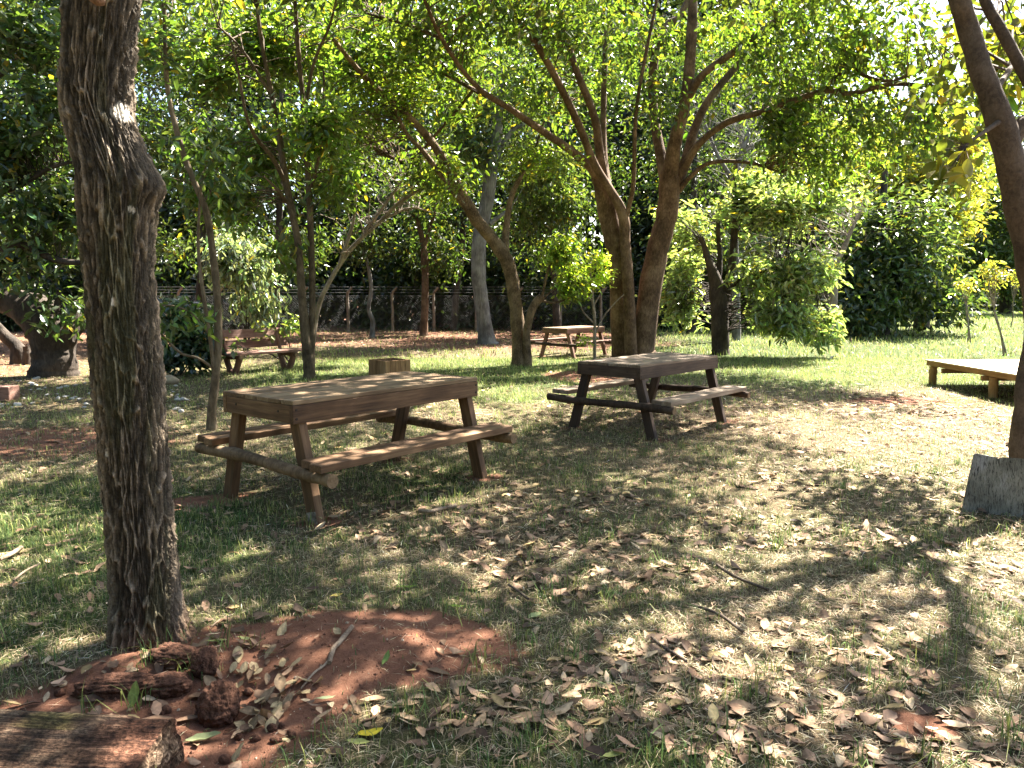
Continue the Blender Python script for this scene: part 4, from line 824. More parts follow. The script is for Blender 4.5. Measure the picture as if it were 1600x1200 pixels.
# ---- the wood behind: one mass of foliage
def build_forest():
    r = np.random.default_rng(77)
    line = np.array([(-34, 24), (-25, 28), (-14, 30.5), (-5, 31.5), (3, 32), (9, 32), (14, 34), (20, 44), (27, 57), (40, 62), (50, 63)], float)
    seg = np.linalg.norm(np.diff(line, axis=0), axis=1); cum = np.r_[0, np.cumsum(seg)]
    def at(s): return np.array([np.interp(s, cum, line[:, 0]), np.interp(s, cum, line[:, 1])]).T
    ch = []; tr = []
    k = 0
    for row, (off, h0, h1, step, size) in enumerate(((-0.9, 1.6, 4.0, 1.5, .27), (3.0, 3.2, 5.5, 1.8, .44), (7.0, 3.5, 6.0, 2.1, .62), (2.5, 9, 13, 3.0, .34), (6.5, 13, 18, 3.6, .46), (11, 17, 23, 4.5, .62))):
        for s in np.arange(0, cum[-1], step):
            p = at(s + r.normal() * .6); q = at(s + .5); t = unit(q - at(s - .5)); nrm = np.array([-t[1], t[0]])
            c = p + nrm * (off + r.normal() * .7); h = r.uniform(h0, h1)
            if row == 0 and r.random() < .08: continue
            low = row < 3
            if not low: tr.append((c, h))
            nb = 3 if low else 6
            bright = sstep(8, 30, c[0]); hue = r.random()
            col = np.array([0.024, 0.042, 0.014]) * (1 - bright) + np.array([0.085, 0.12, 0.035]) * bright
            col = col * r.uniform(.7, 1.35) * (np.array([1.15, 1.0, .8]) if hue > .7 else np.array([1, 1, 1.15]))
            for b in range(nb):
                z = h * (.06 + .80 * (b + .3) / nb) if low else h * (.22 + .75 * (b + r.random()) / nb)
                rad = np.array([1.4, 1.0, .7 * h / nb + .35]) if low else np.array([2.4, 1.8, h * .10 + .5]) * r.uniform(.8, 1.25)
                cc = np.array([c[0] + r.normal() * rad[0] * .5, c[1] + r.normal() * rad[1] * .4, z])
                ncl = (24 if row == 0 else 12) if low else (19 if row < 5 else 13)
                C = ell_points((cc, rad), ncl, r); C = C[C[:, 2] > .1]; C = np.repeat(C, 16, axis=0)
                k += 1
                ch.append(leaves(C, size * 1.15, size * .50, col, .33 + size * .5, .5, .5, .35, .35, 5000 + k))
    V = np.concatenate([c[0] for c in ch]); C = np.concatenate([c[2] for c in ch]); F = []; o = 0
    for c in ch: F.append(c[1] + o); o += len(c[0])
    fo = obj('forest', mk('forest', [(V, np.vstack(F), C)], M_LEAF, smooth=False)); tag(fo, 'dense dark wood of leafy trees closing off the park behind the fence', None, None, 'stuff')
    paths = np.array([[[c[0] + r.normal() * .25 * (j > 0), c[1] + r.normal() * .25 * (j > 0), z] for j, z in enumerate(np.linspace(-.1, h * .85, 6))] for c, h in tr])
    rad = np.array([np.linspace(.16, .05, 6) * r.uniform(.6, 1.3) for _ in tr])
    Vt, Ft = tubes(paths, rad, 7); tk = obj('trunk', mk('trunk', [(Vt, Ft, None)], M_BARK_DARK), fo); tk['kind'] = 'stuff'
build_forest()

# ---- unseen wood beside and behind the viewpoint, added to cut the sky fill
def build_sky_blocking_wood():
    r = np.random.default_rng(78); ch = []; tr = []
    line = np.array([(-30, 22), (-22, 12), (-15, 2), (-10, -5), (-3, -8), (5, -8.5), (12, -6)], float); seg = np.linalg.norm(np.diff(line, axis=0), axis=1); cum = np.r_[0, np.cumsum(seg)]
    k = 0
    for s_ in np.arange(0, cum[-1], 2.6):
        for row in (0, 1):
            c = np.array([np.interp(s_, cum, line[:, 0]), np.interp(s_, cum, line[:, 1])]); c = c * (1 + .22 * row) + r.normal(size=2) * .6; h = r.uniform(8, 11) + 3 * row; tr.append((c, h))
            for b_ in range(5):
                C = ell_points((np.array([c[0], c[1], h * (.15 + .8 * (b_ + r.random()) / 5)]), np.array([2.2, 2.2, h * .11 + .4])), 14, r); C = np.repeat(C[C[:, 2] > .2], 11, axis=0); k += 1
                ch.append(leaves(C, .42, .2, np.array([0.035, 0.06, 0.02]) * r.uniform(.8, 1.4), .5, .5, .5, .35, .35, 9000 + k))
    V = np.concatenate([c[0] for c in ch]); C = np.concatenate([c[2] for c in ch]); F = []; o = 0
    for c in ch: F.append(c[1] + o); o += len(c[0])
    fo = obj('forest', mk('forest', [(V, np.vstack(F), C)], M_LEAF, smooth=False)); tag(fo, 'unseen wood added behind the viewpoint to hold back sky light', None, None, 'stuff')
    paths = np.array([[[c[0], c[1], z] for z in np.linspace(-.1, h * .85, 4)] for c, h in tr]); rad = np.array([np.linspace(.18, .06, 4) for _ in tr])
    Vt, Ft = tubes(paths, rad, 7); tk = obj('trunk', mk('trunk', [(Vt, Ft, None)], M_BARK_DARK), fo); tk['kind'] = 'stuff'
build_sky_blocking_wood()

# ------------------------------------------------------------------ furniture
_box_cache = {}
def box_mesh(name, sx, sy, sz, mat, bev=0.006, warp=0.0, seed=0, cuts=0):
    """Sawn timber: bevelled box with its length along X, slightly uneven."""
    key = (name, round(sx, 3), round(sy, 3), round(sz, 3), mat.name, bev, warp, seed)
    if key in _box_cache: return _box_cache[key]
    bm = bmesh.new(); bmesh.ops.create_cube(bm, size=1.0)
    bmesh.ops.scale(bm, vec=(sx, sy, sz), verts=bm.verts)
    bmesh.ops.bevel(bm, geom=bm.edges[:], offset=bev, segments=2, profile=.6, affect='EDGES')
    r = np.random.default_rng(seed + int(sx * 1000))
    if warp > 0:
        a, b_, c = r.normal(size=3)
        for v in bm.verts:
            t = v.co.x / sx; v.co.z += warp * (a * t * t * 2 + .4 * b_ * math.sin(6 * t)); v.co.y += warp * (c * t * t * 1.5)
    me = bpy.data.meshes.new(name); bm.to_mesh(me); bm.free(); me.materials.append(mat)
    for p in me.polygons: p.use_smooth = False
    _box_cache[key] = me; return me

def frame_rot(xa, up=(0, 0, 1)):
    x = Vector(xa).normalized(); z = Vector(up); y = z.cross(x).normalized(); z = x.cross(y)
    return Matrix((x, y, z)).transposed().to_euler()

def beam(name, p0, p1, w, h, mat, parent, up=(0, 0, 1), bev=.005, warp=0.0, seed=0):
    p0 = Vector(p0); p1 = Vector(p1); o = obj(name, box_mesh(name, (p1 - p0).length, w, h, mat, bev, warp, seed), parent)
    o.location = (p0 + p1) / 2; o.rotation_euler = frame_rot(p1 - p0, up); return o

def log_mesh(name, ln, r0, mat, seed=0, endmat=None):
    r = np.random.default_rng(seed); n = 14; x = np.linspace(-ln / 2, ln / 2, n)
    path = np.stack([x, .012 * np.sin(x * 3 + seed), .010 * np.cos(x * 4 + seed * 2)], 1)[None]
    rad = (r0 * (1 + .06 * r.normal(size=n)))[None]
    V, F = tubes(path, rad, 14, .05, seed)
    a = V[:14]; b = V[-14:]
    caps = [(np.vstack([a, a.mean(0)]), np.array([[(k + 1) % 14, k, 14] for k in range(14)]), None, 1), (np.vstack([b, b.mean(0)]), np.array([[k, (k + 1) % 14, 14] for k in range(14)]), None, 1)]
    return mk(name, [(V, F, None, 0)] + caps, [mat, endmat or mat])

W_WARM = wood_material('brown_timber', (0.035, 0.017, 0.008), (0.115, 0.062, 0.030), (0.24, 0.145, 0.075))
W_TOP = wood_material('worn_tabletop_timber', (0.062, 0.036, 0.019), (0.165, 0.105, 0.057), (0.31, 0.22, 0.13))
W_DARK = wood_material('dark_stained_timber', (0.017, 0.010, 0.007), (0.048, 0.029, 0.019), (0.105, 0.068, 0.046))
W_GREY = wood_material('sun_bleached_timber', (0.085, 0.056, 0.038), (0.205, 0.150, 0.105), (0.38, 0.305, 0.23))
W_RED = wood_material('reddish_timber', (0.05, 0.024, 0.017), (0.16, 0.082, 0.058), (0.34, 0.215, 0.17))
W_LOG = bark_material('debarked_log', (0.06, 0.036, 0.018), (0.14, 0.088, 0.048), (0.25, 0.17, 0.10), 9, .6, .3)
W_LOGD = bark_material('dark_log', (0.018, 0.011, 0.008), (0.045, 0.028, 0.019), (0.09, 0.06, 0.042), 9, .6, .3)
W_END = plain_material('log_end_grain', (0.12, 0.075, 0.04), (0.28, 0.19, 0.11), 40, .9, .3)
M_IRON = plain_material('rusty_screw', (0.012, 0.01, 0.009), (0.05, 0.03, 0.02), 60, .6, .2)
M_GALV = plain_material('galvanised_wire', (0.10, 0.10, 0.10), (0.17, 0.17, 0.17), 30, .5, .1)

def screw_mesh():
    th = np.linspace(0, 2 * np.pi, 8, endpoint=False); V = np.vstack([np.stack([.0095 * np.cos(th), .0095 * np.sin(th), 0 * th - .004], 1), np.stack([.0085 * np.cos(th), .0085 * np.sin(th), 0 * th + .002], 1), [[0, 0, .0025]]])
    F4 = np.array([[k, (k + 1) % 8, 8 + (k + 1) % 8, 8 + k] for k in range(8)]); F3 = np.array([[8 + k, 8 + (k + 1) % 8, 16] for k in range(8)])
    return mk('screw', [(V, F4, None), (V, F3, None)], M_IRON)
SCREW = screw_mesh()

def picnic_table(label, t, top_mat, side_mat, leg_mat, log_mat, seat_mat, foot_mat, seed, n_planks=6, screws=True):
    root = thing('picnic_table', label, 'picnic table', (*t['c'], float(ground_h(*t['c'])) * .3), t['r'], 'picnic tables under the trees')
    L, W, h = t['L'], t['W'], t['h']; r = np.random.default_rng(seed); k = h / .78
    tp, ap, at = .028 * k, .118 * k, .042 * k
    pw = W / n_planks
    for i in range(n_planks):
        y = -W / 2 + pw * (i + .5); dl = r.normal() * .002
        o = obj('plank', box_mesh('plank', L - .002 + dl, pw - .006, tp, top_mat, .004, .002, seed + i), root)
        o.location = (r.normal() * .002, y, h - tp / 2 + r.normal() * .0012); o.rotation_euler = (r.normal() * .004, 0, r.normal() * .0012)
    za = h - tp - ap / 2 - .001
    for sy in (-1, 1):
        o = obj('side_rail', box_mesh('side_rail', L, at, ap, side_mat, .005, .002, seed + 20 + sy), root); o.location = (0, sy * (W / 2 - at / 2), za)
        if screws:
            for sx in (-1, 1):
                for dz in (-.028, .03):
                    s = obj('screw', SCREW, o); s.location = (sx * (L / 2 - .025), sy * (at / 2 + .001), dz * k); s.rotation_euler = (-sy * math.pi / 2, 0, 0)
    for sx in (-1, 1):
        o = obj('end_rail', box_mesh('end_rail', W - 2 * at - .004, at, ap - .004, side_mat, .005, .001, seed + 30 + sx), root); o.location = (sx * (L / 2 - at / 2 - .002), 0, za); o.rotation_euler = (0, 0, math.pi / 2)
        if screws:
            for yy in (-.3, .3):
                s = obj('screw', SCREW, o); s.location = (yy * W, -sx * (at / 2 + .001), .01); s.rotation_euler = (sx * math.pi / 2, 0, 0)
    fw, fl = t['fw'], t['fl']; ly = W / 2 - at - .055 * k
    for sx in (-1, 1):
        x = sx * fl
        for sy in (-1, 1):
            x_top = sx * (min(fl, L / 2 - at - .04 * k))
            z0, z1 = -.06, h - tp - .012
            d = Vector((x_top - x, sy * (ly - fw), z1 - z0))
            o = beam('leg', (x, sy * fw, z0), (x_top, sy * ly, z1), .060 * k, .100 * k, leg_mat, root, up=(0, 1, 0), bev=.006, warp=.002, seed=seed + 40)
            if foot_mat is not None and sx < 0 and sy < 0:
                q = obj('worn_foot', box_mesh('worn_foot', .11, .0612 * k, .1012 * k, foot_mat, .006), o); q.location = (-(d.length) / 2 + .085, 0, 0); q['label'] = 'whitish worn patch at the foot of the leg'
        zl = t['sz'] - .05 * k - .042 * k
        xl = sx * (fl + .035 * k + .040 * k)
        o = obj('crossbar_log', log_mesh('crossbar_log', 2 * t['so'] + .06, .040 * k, log_mat, seed + 3 * sx + 5, W_END), root); o.location = (xl, 0, zl); o.rotation_euler = (0, 0, math.pi / 2)
    sw = .118 * k
    for sy in (-1, 1):
        for j in range(2):
            y = sy * (t['so'] - sw * (j + .5) - .006 * j)
            o = obj('seat_plank', box_mesh('seat_plank', 2 * t['sl'] + r.normal() * .01, sw - .005, .048 * k, seat_mat, .006, .004, seed + 60 + j + sy), root); o.location = (r.normal() * .006 + (.02 if j == 0 else 0) * sy, y, t['sz'] - .024 * k + r.normal() * .001)
    return root
M_FOOT = plain_material('whitish_worn_wood', (0.08, 0.052, 0.033), (0.42, 0.37, 0.32), 22, .9, .4)
picnic_table('brown wooden picnic table with log crossbars, nearest and largest of the three', T1, W_TOP, W_WARM, W_WARM, W_LOG, W_WARM, M_FOOT, 1)
picnic_table('dark weathered picnic table with greyish top, in front of the twin-trunk tree', T2, W_GREY, W_DARK, W_DARK, W_LOGD, W_GREY, None, 2)
picnic_table('small reddish-brown picnic table in the distance behind the bright green sapling', T3, W_TOP, W_RED, W_RED, W_LOGD, W_RED, None, 3, screws=False)

def build_bench():
    root = thing('park_bench', 'rustic reddish wooden bench with slatted back, half hidden by leaves', 'bench', (-4.62, 14.15, 0), math.radians(50))
    Lb = 1.5
    for j, z in enumerate((.50, .69)):
        o = obj('back_slat', box_mesh('back_slat', Lb, .035, .155, W_RED, .006, .004, 70 + j), root); o.location = (0, .30 + j * .055, z); o.rotation_euler = (math.radians(-14), 0, 0)
    for j, y in enumerate((-.18, -.01, .15)):
        o = obj('seat_slat', box_mesh('seat_slat', Lb + .12, .15, .045, W_RED, .006, .004, 75 + j), root); o.location = (.03, y, .36)
    for sx in (-1, 1):
        x = sx * .56
        for nm, p0, p1, rr in (('front_leg', (x, .00, -.06), (x + .02, -.22, .34), .055), ('rear_leg', (x, .06, -.06), (x, .26, .30), .05), ('back_post', (x, .19, .24), (x, .37, .78), .032), ('seat_bearer', (x, -.27, .295), (x, .30, .29), .042)):
            p0, p1 = Vector(p0), Vector(p1); o = obj(nm, log_mesh(nm, (p1 - p0).length, rr, W_RED, 80 + sx, W_END), root); o.location = (p0 + p1) / 2; o.rotation_euler = frame_rot(p1 - p0, (0, 1, 0) if abs((p1 - p0).normalized().z) > .8 else (0, 0, 1))
build_bench()

def build_planter():
    Y = 12.75; c = P(609, gv(Y), Y)
    root = thing('planter_box', 'square open wooden planter box just beyond the near table', 'planter', (c[0], c[1], 0), math.radians(43))
    S_ = .50; H_ = .345
    W_PL = wood_material('orange_brown_boards', (0.10, 0.046, 0.018), (0.25, 0.135, 0.06), (0.42, 0.255, 0.125))
    for k, (dx, dy, rz, ln) in enumerate(((0, -1, 0, S_), (0, 1, 0, S_), (-1, 0, 90, S_ - .062), (1, 0, 90, S_ - .062))):
        side = obj('side_panel', None, root); side.location = (dx * (S_ / 2 - .015), dy * (S_ / 2 - .015), 0); side.rotation_euler = (0, 0, math.radians(rz))
        nb = 5
        for j in range(nb):
            o = obj('board', box_mesh('board', H_ + .03, ln / nb - .004, .028, W_PL, .003, .001, 90 + j + k * 5), side); o.location = (ln * ((j + .5) / nb - .5), 0, H_ / 2 - .015); o.rotation_euler = frame_rot((0, 0, 1), (0, 1, 0))
    o = obj('soil', mk('soil', [(np.array([[-.225, -.225, .25], [.225, -.225, .26], [.225, .225, .25], [-.225, .225, .26], [0, 0, .28]]), np.array([[0, 1, 4], [1, 2, 4], [2, 3, 4], [3, 0, 4]]), None)], plain_material('planter_soil', (0.05, 0.02, 0.012), (0.13, 0.055, 0.03), 25, .95, .8)), root)
    r = np.random.default_rng(3)
    for k in range(4):
        o = obj('clod', clod_mesh(.05, 40 + k), root); o.location = (r.uniform(-.17, .17), r.uniform(-.17, .17), .30)

def ico_mesh_np(sub=3):
    bm = bmesh.new(); bmesh.ops.create_icosphere(bm, subdivisions=sub, radius=1.0); V = np.array([v.co[:] for v in bm.verts]); F = np.array([[v.index for v in f.verts] for f in bm.faces]); bm.free(); return V, F
ICO3 = ico_mesh_np(3); ICO5 = ico_mesh_np(5); ICO2 = ico_mesh_np(2)
M_CLOD = plain_material('crumbly_red_earth', (0.035, 0.015, 0.009), (0.175, 0.082, 0.050), 38, .97, 1.0, .025)
def n3(V, f, seed): return (fbm(V[:, 0] * f + 11, V[:, 1] * f + V[:, 2] * f * .7 + 5, seed, 4) + fbm(V[:, 1] * f + 31, V[:, 2] * f + 9, seed + 3, 4)) * .5 - .5
def clod_mesh(rad, seed, stretch=(1, 1, .8), mat=None, fine=False, amp=.72):
    V, F = ICO5 if fine else ICO3; d = 1 + amp * n3(V, 1.6, seed) + (.42 * n3(V, 7.0, seed + 9) + .22 * n3(V, 20.0, seed + 19) if fine else .25 * n3(V, 4, seed + 9))
    return mk('clod', [(V * d[:, None] * rad * np.array(stretch), F, None)], mat or M_CLOD)
build_planter()

def build_deck():
    root = thing('low_platform', 'low wooden platform with a pale sunlit top standing on the lawn', 'platform', (8.4, 10.2, 0))
    M_TOP = wood_material('pale_plywood', (0.42, 0.34, 0.20), (0.56, 0.47, 0.30), (0.66, 0.57, 0.38), .5, .6)
    M_SIDE = wood_material('ochre_timber', (0.15, 0.085, 0.035), (0.27, 0.165, 0.07), (0.38, 0.25, 0.12))
    x0, x1, y0, y1, z = -1.80, 1.9, -2.6, 2.0, .385
    n = 4
    for i in range(n):
        o = obj('top_board', box_mesh('top_board', x1 - x0 + .06, (y1 - y0) / n - .004, .018, M_TOP, .002, 0, 100 + i), root); o.location = ((x0 + x1) / 2, y0 + (y1 - y0) * (i + .5) / n, z)
    for x in (x0 + .02, x1 - .02):
        o = obj('side_rail', box_mesh('side_rail', y1 - y0, .04, .075, M_SIDE, .004, 0, 110), root); o.location = (x, (y0 + y1) / 2, z - .009 - .039); o.rotation_euler = (0, 0, math.pi / 2)
    for y in (y0 + .02, y1 - .02):
        o = obj('end_rail', box_mesh('end_rail', x1 - x0 - .09, .04, .075, M_SIDE, .004, 0, 111), root); o.location = ((x0 + x1) / 2, y, z - .009 - .039)
    for y in (-1.7, -.6, .5, 1.5):
        o = obj('joist', box_mesh('joist', x1 - x0 + .02, .045, .07, M_SIDE, .004, 0, 112), root); o.location = ((x0 + x1) / 2 - .02, y, z - .009 - .078 - .038)
    for x in (x0 + .075, 0.05, x1 - .075):
        for y in (y0 + .12, .36, y1 - .10):
            o = obj('leg', log_mesh('leg', z + .03, .060, M_SIDE, 115, W_END), root); o.location = (x, y, (z - .09) / 2 - .04); o.rotation_euler = (0, math.pi / 2, 0)
            o.scale = (.87, 1, 1)
build_deck()

def build_board():
    M_SLAB = None
    m, nt, N, L_, b = nodes_of('weathered_grey_paint')
    tc = N.new('ShaderNodeTexCoord'); mp = N.new('ShaderNodeMapping'); mp.inputs['Scale'].default_value = (40, 8, 8); L_.new(tc.outputs['Object'], mp.inputs[0])
    n1 = N.new('ShaderNodeTexNoise'); n1.inputs['Scale'].default_value = 2.2; n1.inputs['Detail'].default_value = 9; n1.inputs['Roughness'].default_value = .75; n1.inputs['Distortion'].default_value = 1.2; L_.new(mp.outputs[0], n1.inputs['Vector'])
    n2 = N.new('ShaderNodeTexNoise'); n2.inputs['Scale'].default_value = 4; L_.new(tc.outputs['Object'], n2.inputs['Vector'])
    r1 = ramp(N, [(.41, (0.03, 0.026, 0.02)), (.47, (0.165, 0.155, 0.125)), (.62, (0.25, 0.238, 0.20)), (.75, (0.37, 0.355, 0.31))]); L_.new(n1.outputs['Fac'], r1.inputs[0])
    r2 = ramp(N, [(.40, (.62, .62, .6)), (.52, (1, 1, 1)), (.66, (1.25, 1.28, 1.55))]); L_.new(n2.outputs['Fac'], r2.inputs[0])
    mu = N.new('ShaderNodeMix'); mu.data_type = 'RGBA'; mu.blend_type = 'MULTIPLY'; mu.inputs['Factor'].default_value = 1; L_.new(r1.outputs[0], mu.inputs[6]); L_.new(r2.outputs[0], mu.inputs[7])
    L_.new(mu.outputs[2], b.inputs['Base Color']); b.inputs['Roughness'].default_value = .8
    bp = N.new('ShaderNodeBump'); bp.inputs['Strength'].default_value = .4; bp.inputs['Distance'].default_value = .004; L_.new(n1.outputs['Fac'], bp.inputs['Height']); L_.new(bp.outputs[0], b.inputs['Normal'])
    # outline of the slab in its own plane, with a chipped top edge; built with thickness
    out = [(-.33, 0), (.30, -.02), (.33, .40), (.05, .385), (-.10, .385), (-.115, .380), (-.123, .368), (-.131, .381), (-.25, .40), (-.262, .395), (-.268, .385)]
    n = len(out); T = .022; V = [(x, -T / 2, y) for x, y in out] + [(x, T / 2, y) for x, y in out]
    bm = bmesh.new(); vs_ = [bm.verts.new(v) for v in V]
    bm.faces.new(vs_[:n]); bm.faces.new(vs_[n:][::-1])
    for k in range(n): bm.faces.new((vs_[(k + 1) % n], vs_[k], vs_[n + k], vs_[n + (k + 1) % n]))
    bmesh.ops.bevel(bm, geom=bm.edges[:], offset=.002, segments=1, affect='EDGES')
    me = bpy.data.meshes.new('grey_board'); bm.to_mesh(me); bm.free(); me.materials.append(m)
    o = obj('grey_board', me); p = G(1502, 797); ang = math.radians(-22)
    o.location = (p[0] + .33 * math.cos(ang), p[1] + .33 * math.sin(ang), -.01); o.rotation_euler = (math.radians(-13), 0, ang)
    tag(o, 'weathered grey painted board with a chipped top edge leaning against the trunk', 'board')
build_board()

# ------------------------------------------------------------------ fences
M_CONC = plain_material('concrete_post', (0.13, 0.10, 0.08), (0.30, 0.26, 0.22), 12, .9, .4)
def fence(name, label, pts, h, r0, bent, wire_z, mesh_h, wr=.006):
    root = thing(name, label, 'fence', (pts[0][0], pts[0][1], 0)); b = np.array([pts[0][0], pts[0][1], 0.])
    rr = np.random.default_rng(4)
    for (x, y) in pts:
        q = np.array([[x, y, -.1, r0], [x + .01, y, h * .5, r0 * .95], [x, y, h, r0 * .9]])
        if bent: q = np.vstack([q, [x + .10, y - .05, h + .16, r0 * .8], [x + .19, y - .08, h + .26, r0 * .75]])
        q[:, 0] += rr.normal() * .02
        ch, _ = limb3(q, 8, 4, .03, 5); obj('post', mk('post', [(ch[0][0] - b, ch[0][1], None)], M_CONC), root)
    P_ = np.array(pts, float)
    for k, z in enumerate(wire_z):
        path = np.array([[x, y - (.04 if z > h else 0), z] for x, y in P_]); V, F = tubes(path[None], np.full((1, len(path)), wr), 5); obj('wire', mk('wire', [(V - b, F, None)], M_GALV), root)
    segs = []
    for (a, c) in zip(P_[:-1], P_[1:]):
        ln = np.linalg.norm(c - a); n = int(ln / .09)
        for s in range(-int(mesh_h / .09), n):
            for sg in (1, -1):
                s0 = s * .09; p0, p1 = s0, s0 + mesh_h
                t0, t1 = max(p0, 0), min(p1, ln)
                if t1 <= t0: continue
                z0, z1 = (t0 - p0), (t1 - p0)
                if sg < 0: z0, z1 = mesh_h - z0, mesh_h - z1
                d = (c - a) / ln; segs.append([[*(a + d * t0), z0 + .08], [*(a + d * t1), z1 + .08]])
    if segs:
        V, F = tubes(np.array(segs), np.full((len(segs), 2), .0022), 3); n_ = obj('wire_netting', mk('wire_netting', [(V - b, F, None)], M_GALV), root); n_['kind'] = 'stuff'
fp = [(-15.0 + 1.52 * k, 27.2 + .10 * k + .3 * math.sin(k)) for k in range(14)]
fence('wire_fence', 'wire-mesh fence on bent concrete posts in front of the dark wood', fp, 1.35, .055, True, (1.30, 1.42, 1.52, 1.62), 1.2)
fq = [(22.5 + 1.55 * k, 53.6 + .1 * k) for k in range(11)]
fence('lawn_end_fence', 'dark thin-posted fence closing the far end of the sunlit lawn', fq, 1.75, .05, False, (.5, 1.0, 1.65), 0.0, .012)

# ------------------------------------------------------------------ staked saplings on the lawn
def stake_sapling(label, u0, v0, u1, v1, crown, seed, double=False, cw=(16, 14), n=16):
    p = G(u0, v0); Y = p[1]; w = .045 * FPX / Y
    sp = [('stem', [(u0, gv(Y, -.08), Y, w), (u0 + (u1 - u0) * .35 + 2, v0 + (v1 - v0) * .35, Y, w * .9), (u0 + (u1 - u0) * .7 - 1, v0 + (v1 - v0) * .7, Y, w * .75), (u1, v1, Y, w * .6)], 7)]
    if double: sp.append(('stake', [(u0 + 5, gv(Y, -.08), Y, w * .9), (u0 + 2 + (u1 - u0) * .5, v0 + (v1 - v0) * .5, Y, w * .8), (u1 + 1, v1 + 8, Y, w * .7)], 7))
    bl = [pb(crown[0], crown[1], Y, cw[0], cw[1], .35), pb(crown[0] + cw[0] * .5, crown[1] + 6, Y, cw[0] * .6, cw[1] * .6, .3)]
    return tree('staked_sapling', label, sp, M_BARK_BARE, bl, [2, 1], n, 11, .10, .12, .05, (0.19, 0.21, 0.06), seed=seed, cat='sapling', group='young saplings planted on the lawn', shade=False, yellow=.12, base=p)
stake_sapling('yellowish sapling on a thin stem, just left of the platform corner sapling', 1512, 535, 1510, 468, (1498, 440), 1001, True)
stake_sapling('sapling with two crossed stems standing directly behind the platform', 1569, 556, 1551, 470, (1542, 428), 1002, True, (20, 18), 22)
stake_sapling('slim far sapling at the photo edge above the platform', 1578, 513, 1586, 460, (1586, 434), 1003, False, (16, 12))
stake_sapling('bare leaning stake with a small leafy tip beside the broad dark tree', 1418, 516, 1444, 448, (1452, 430), 1004, False, (12, 9), 9)
stake_sapling('tiny distant sapling before the far fence, nearest to the broad dark tree', 1491, 492, 1494, 455, (1494, 436), 1005, False, (10, 8), 8)
stake_sapling('tiny distant sapling before the far fence, midway along it', 1537, 490, 1540, 455, (1538, 440), 1006, False, (11, 8), 8)

# ------------------------------------------------------------------ earth, timber, stones and sticks in the foreground
def clod(label, x, y, rad, seed, stretch, rz=0, up=.5, fine=True):
    o = obj('earth_clod', clod_mesh(rad, seed, stretch, None, fine)); o.location = (x, y, float(ground_h(x, y)) + rad * stretch[2] * up); o.rotation_euler = (0, 0, rz)
    return tag(o, label, 'clod', 'clods of red earth around the old timber')
p = G(342, 1105); clod('larger pitted red earth clod among dry leaves beside the old timber', p[0], p[1], .082, 3, (.85, .9, 1.05), .3)
p = G(322, 1060); clod('smaller rounded red earth clod just behind the larger pitted clod', p[0], p[1], .060, 8, (.9, .8, 1.1), 1.1)
p = G(262, 1085); clod('dark crumbly earth lump with dry roots between trunk and clods', p[0], p[1], .070, 14, (1.2, .8, .6), .2)
p = G(175, 1095); clod('long ridge of red earth lying behind the old timber', p[0], p[1] + .05, .10, 21, (1.5, .6, .45), .12, .2)
p = G(268, 1050); clod('low hump of red earth at the foot of the big trunk', p[0], p[1] + .02, .085, 27, (1.2, .8, .5), -.3, .2)
r_ = np.random.default_rng(12)
for k in range(26):
    u = r_.uniform(90, 480); v = r_.uniform(1075, 1195); q = G(u, v); rad = r_.uniform(.008, .02)
    o = obj('earth_crumb', clod_mesh(rad, 200 + k % 5)); o.location = (q[0], q[1], float(ground_h(q[0], q[1])) + rad * .4); o.rotation_euler = (r_.uniform(0, 6), r_.uniform(0, 6), 0)
    tag(o, 'small crumb of red earth scattered around the clods and old timber', 'crumb', 'crumbs of red earth')

def rotting_wood():
    m, nt, N, L, b = nodes_of('rotting_wood'); at = N.new('ShaderNodeAttribute'); at.attribute_name = 'Col'
    tc = N.new('ShaderNodeTexCoord'); mp = N.new('ShaderNodeMapping'); mp.inputs['Scale'].default_value = (3.0, 38, 38); L.new(tc.outputs['Object'], mp.inputs[0])
    n1 = N.new('ShaderNodeTexNoise'); n1.inputs['Scale'].default_value = 1.0; n1.inputs['Detail'].default_value = 8; n1.inputs['Roughness'].default_value = .7; n1.inputs['Distortion'].default_value = 1.5; L.new(mp.outputs[0], n1.inputs['Vector'])
    n2 = N.new('ShaderNodeTexNoise'); n2.inputs['Scale'].default_value = 70; n2.inputs['Detail'].default_value = 6; L.new(tc.outputs['Object'], n2.inputs['Vector'])
    r1 = ramp(N, [(.36, (.16, .14, .12)), (.50, (.65, .62, .6)), (.60, (1.3, 1.3, 1.3)), (.72, (2.3, 2.3, 2.2))]); L.new(n1.outputs['Fac'], r1.inputs[0])
    r2 = ramp(N, [(.35, (.45, .42, .4)), (.65, (1.5, 1.5, 1.5))]); L.new(n2.outputs['Fac'], r2.inputs[0])
    a = N.new('ShaderNodeMix'); a.data_type = 'RGBA'; a.blend_type = 'MULTIPLY'; a.inputs['Factor'].default_value = 1; L.new(at.outputs['Color'], a.inputs[6]); L.new(r1.outputs[0], a.inputs[7])
    c = N.new('ShaderNodeMix'); c.data_type = 'RGBA'; c.blend_type = 'MULTIPLY'; c.inputs['Factor'].default_value = 1; L.new(a.outputs[2], c.inputs[6]); L.new(r2.outputs[0], c.inputs[7])
    L.new(c.outputs[2], b.inputs['Base Color']); b.inputs['Roughness'].default_value = .9; b.inputs['Specular IOR Level'].default_value = .2
    sm = N.new('ShaderNodeMath'); sm.operation = 'ADD'; L.new(n1.outputs['Fac'], sm.inputs[0]); L.new(n2.outputs['Fac'], sm.inputs[1])
    bp = N.new('ShaderNodeBump'); bp.inputs['Strength'].default_value = .9; bp.inputs['Distance'].default_value = .02; L.new(sm.outputs[0], bp.inputs['Height']); L.new(bp.outputs[0], b.inputs['Normal'])
    return m
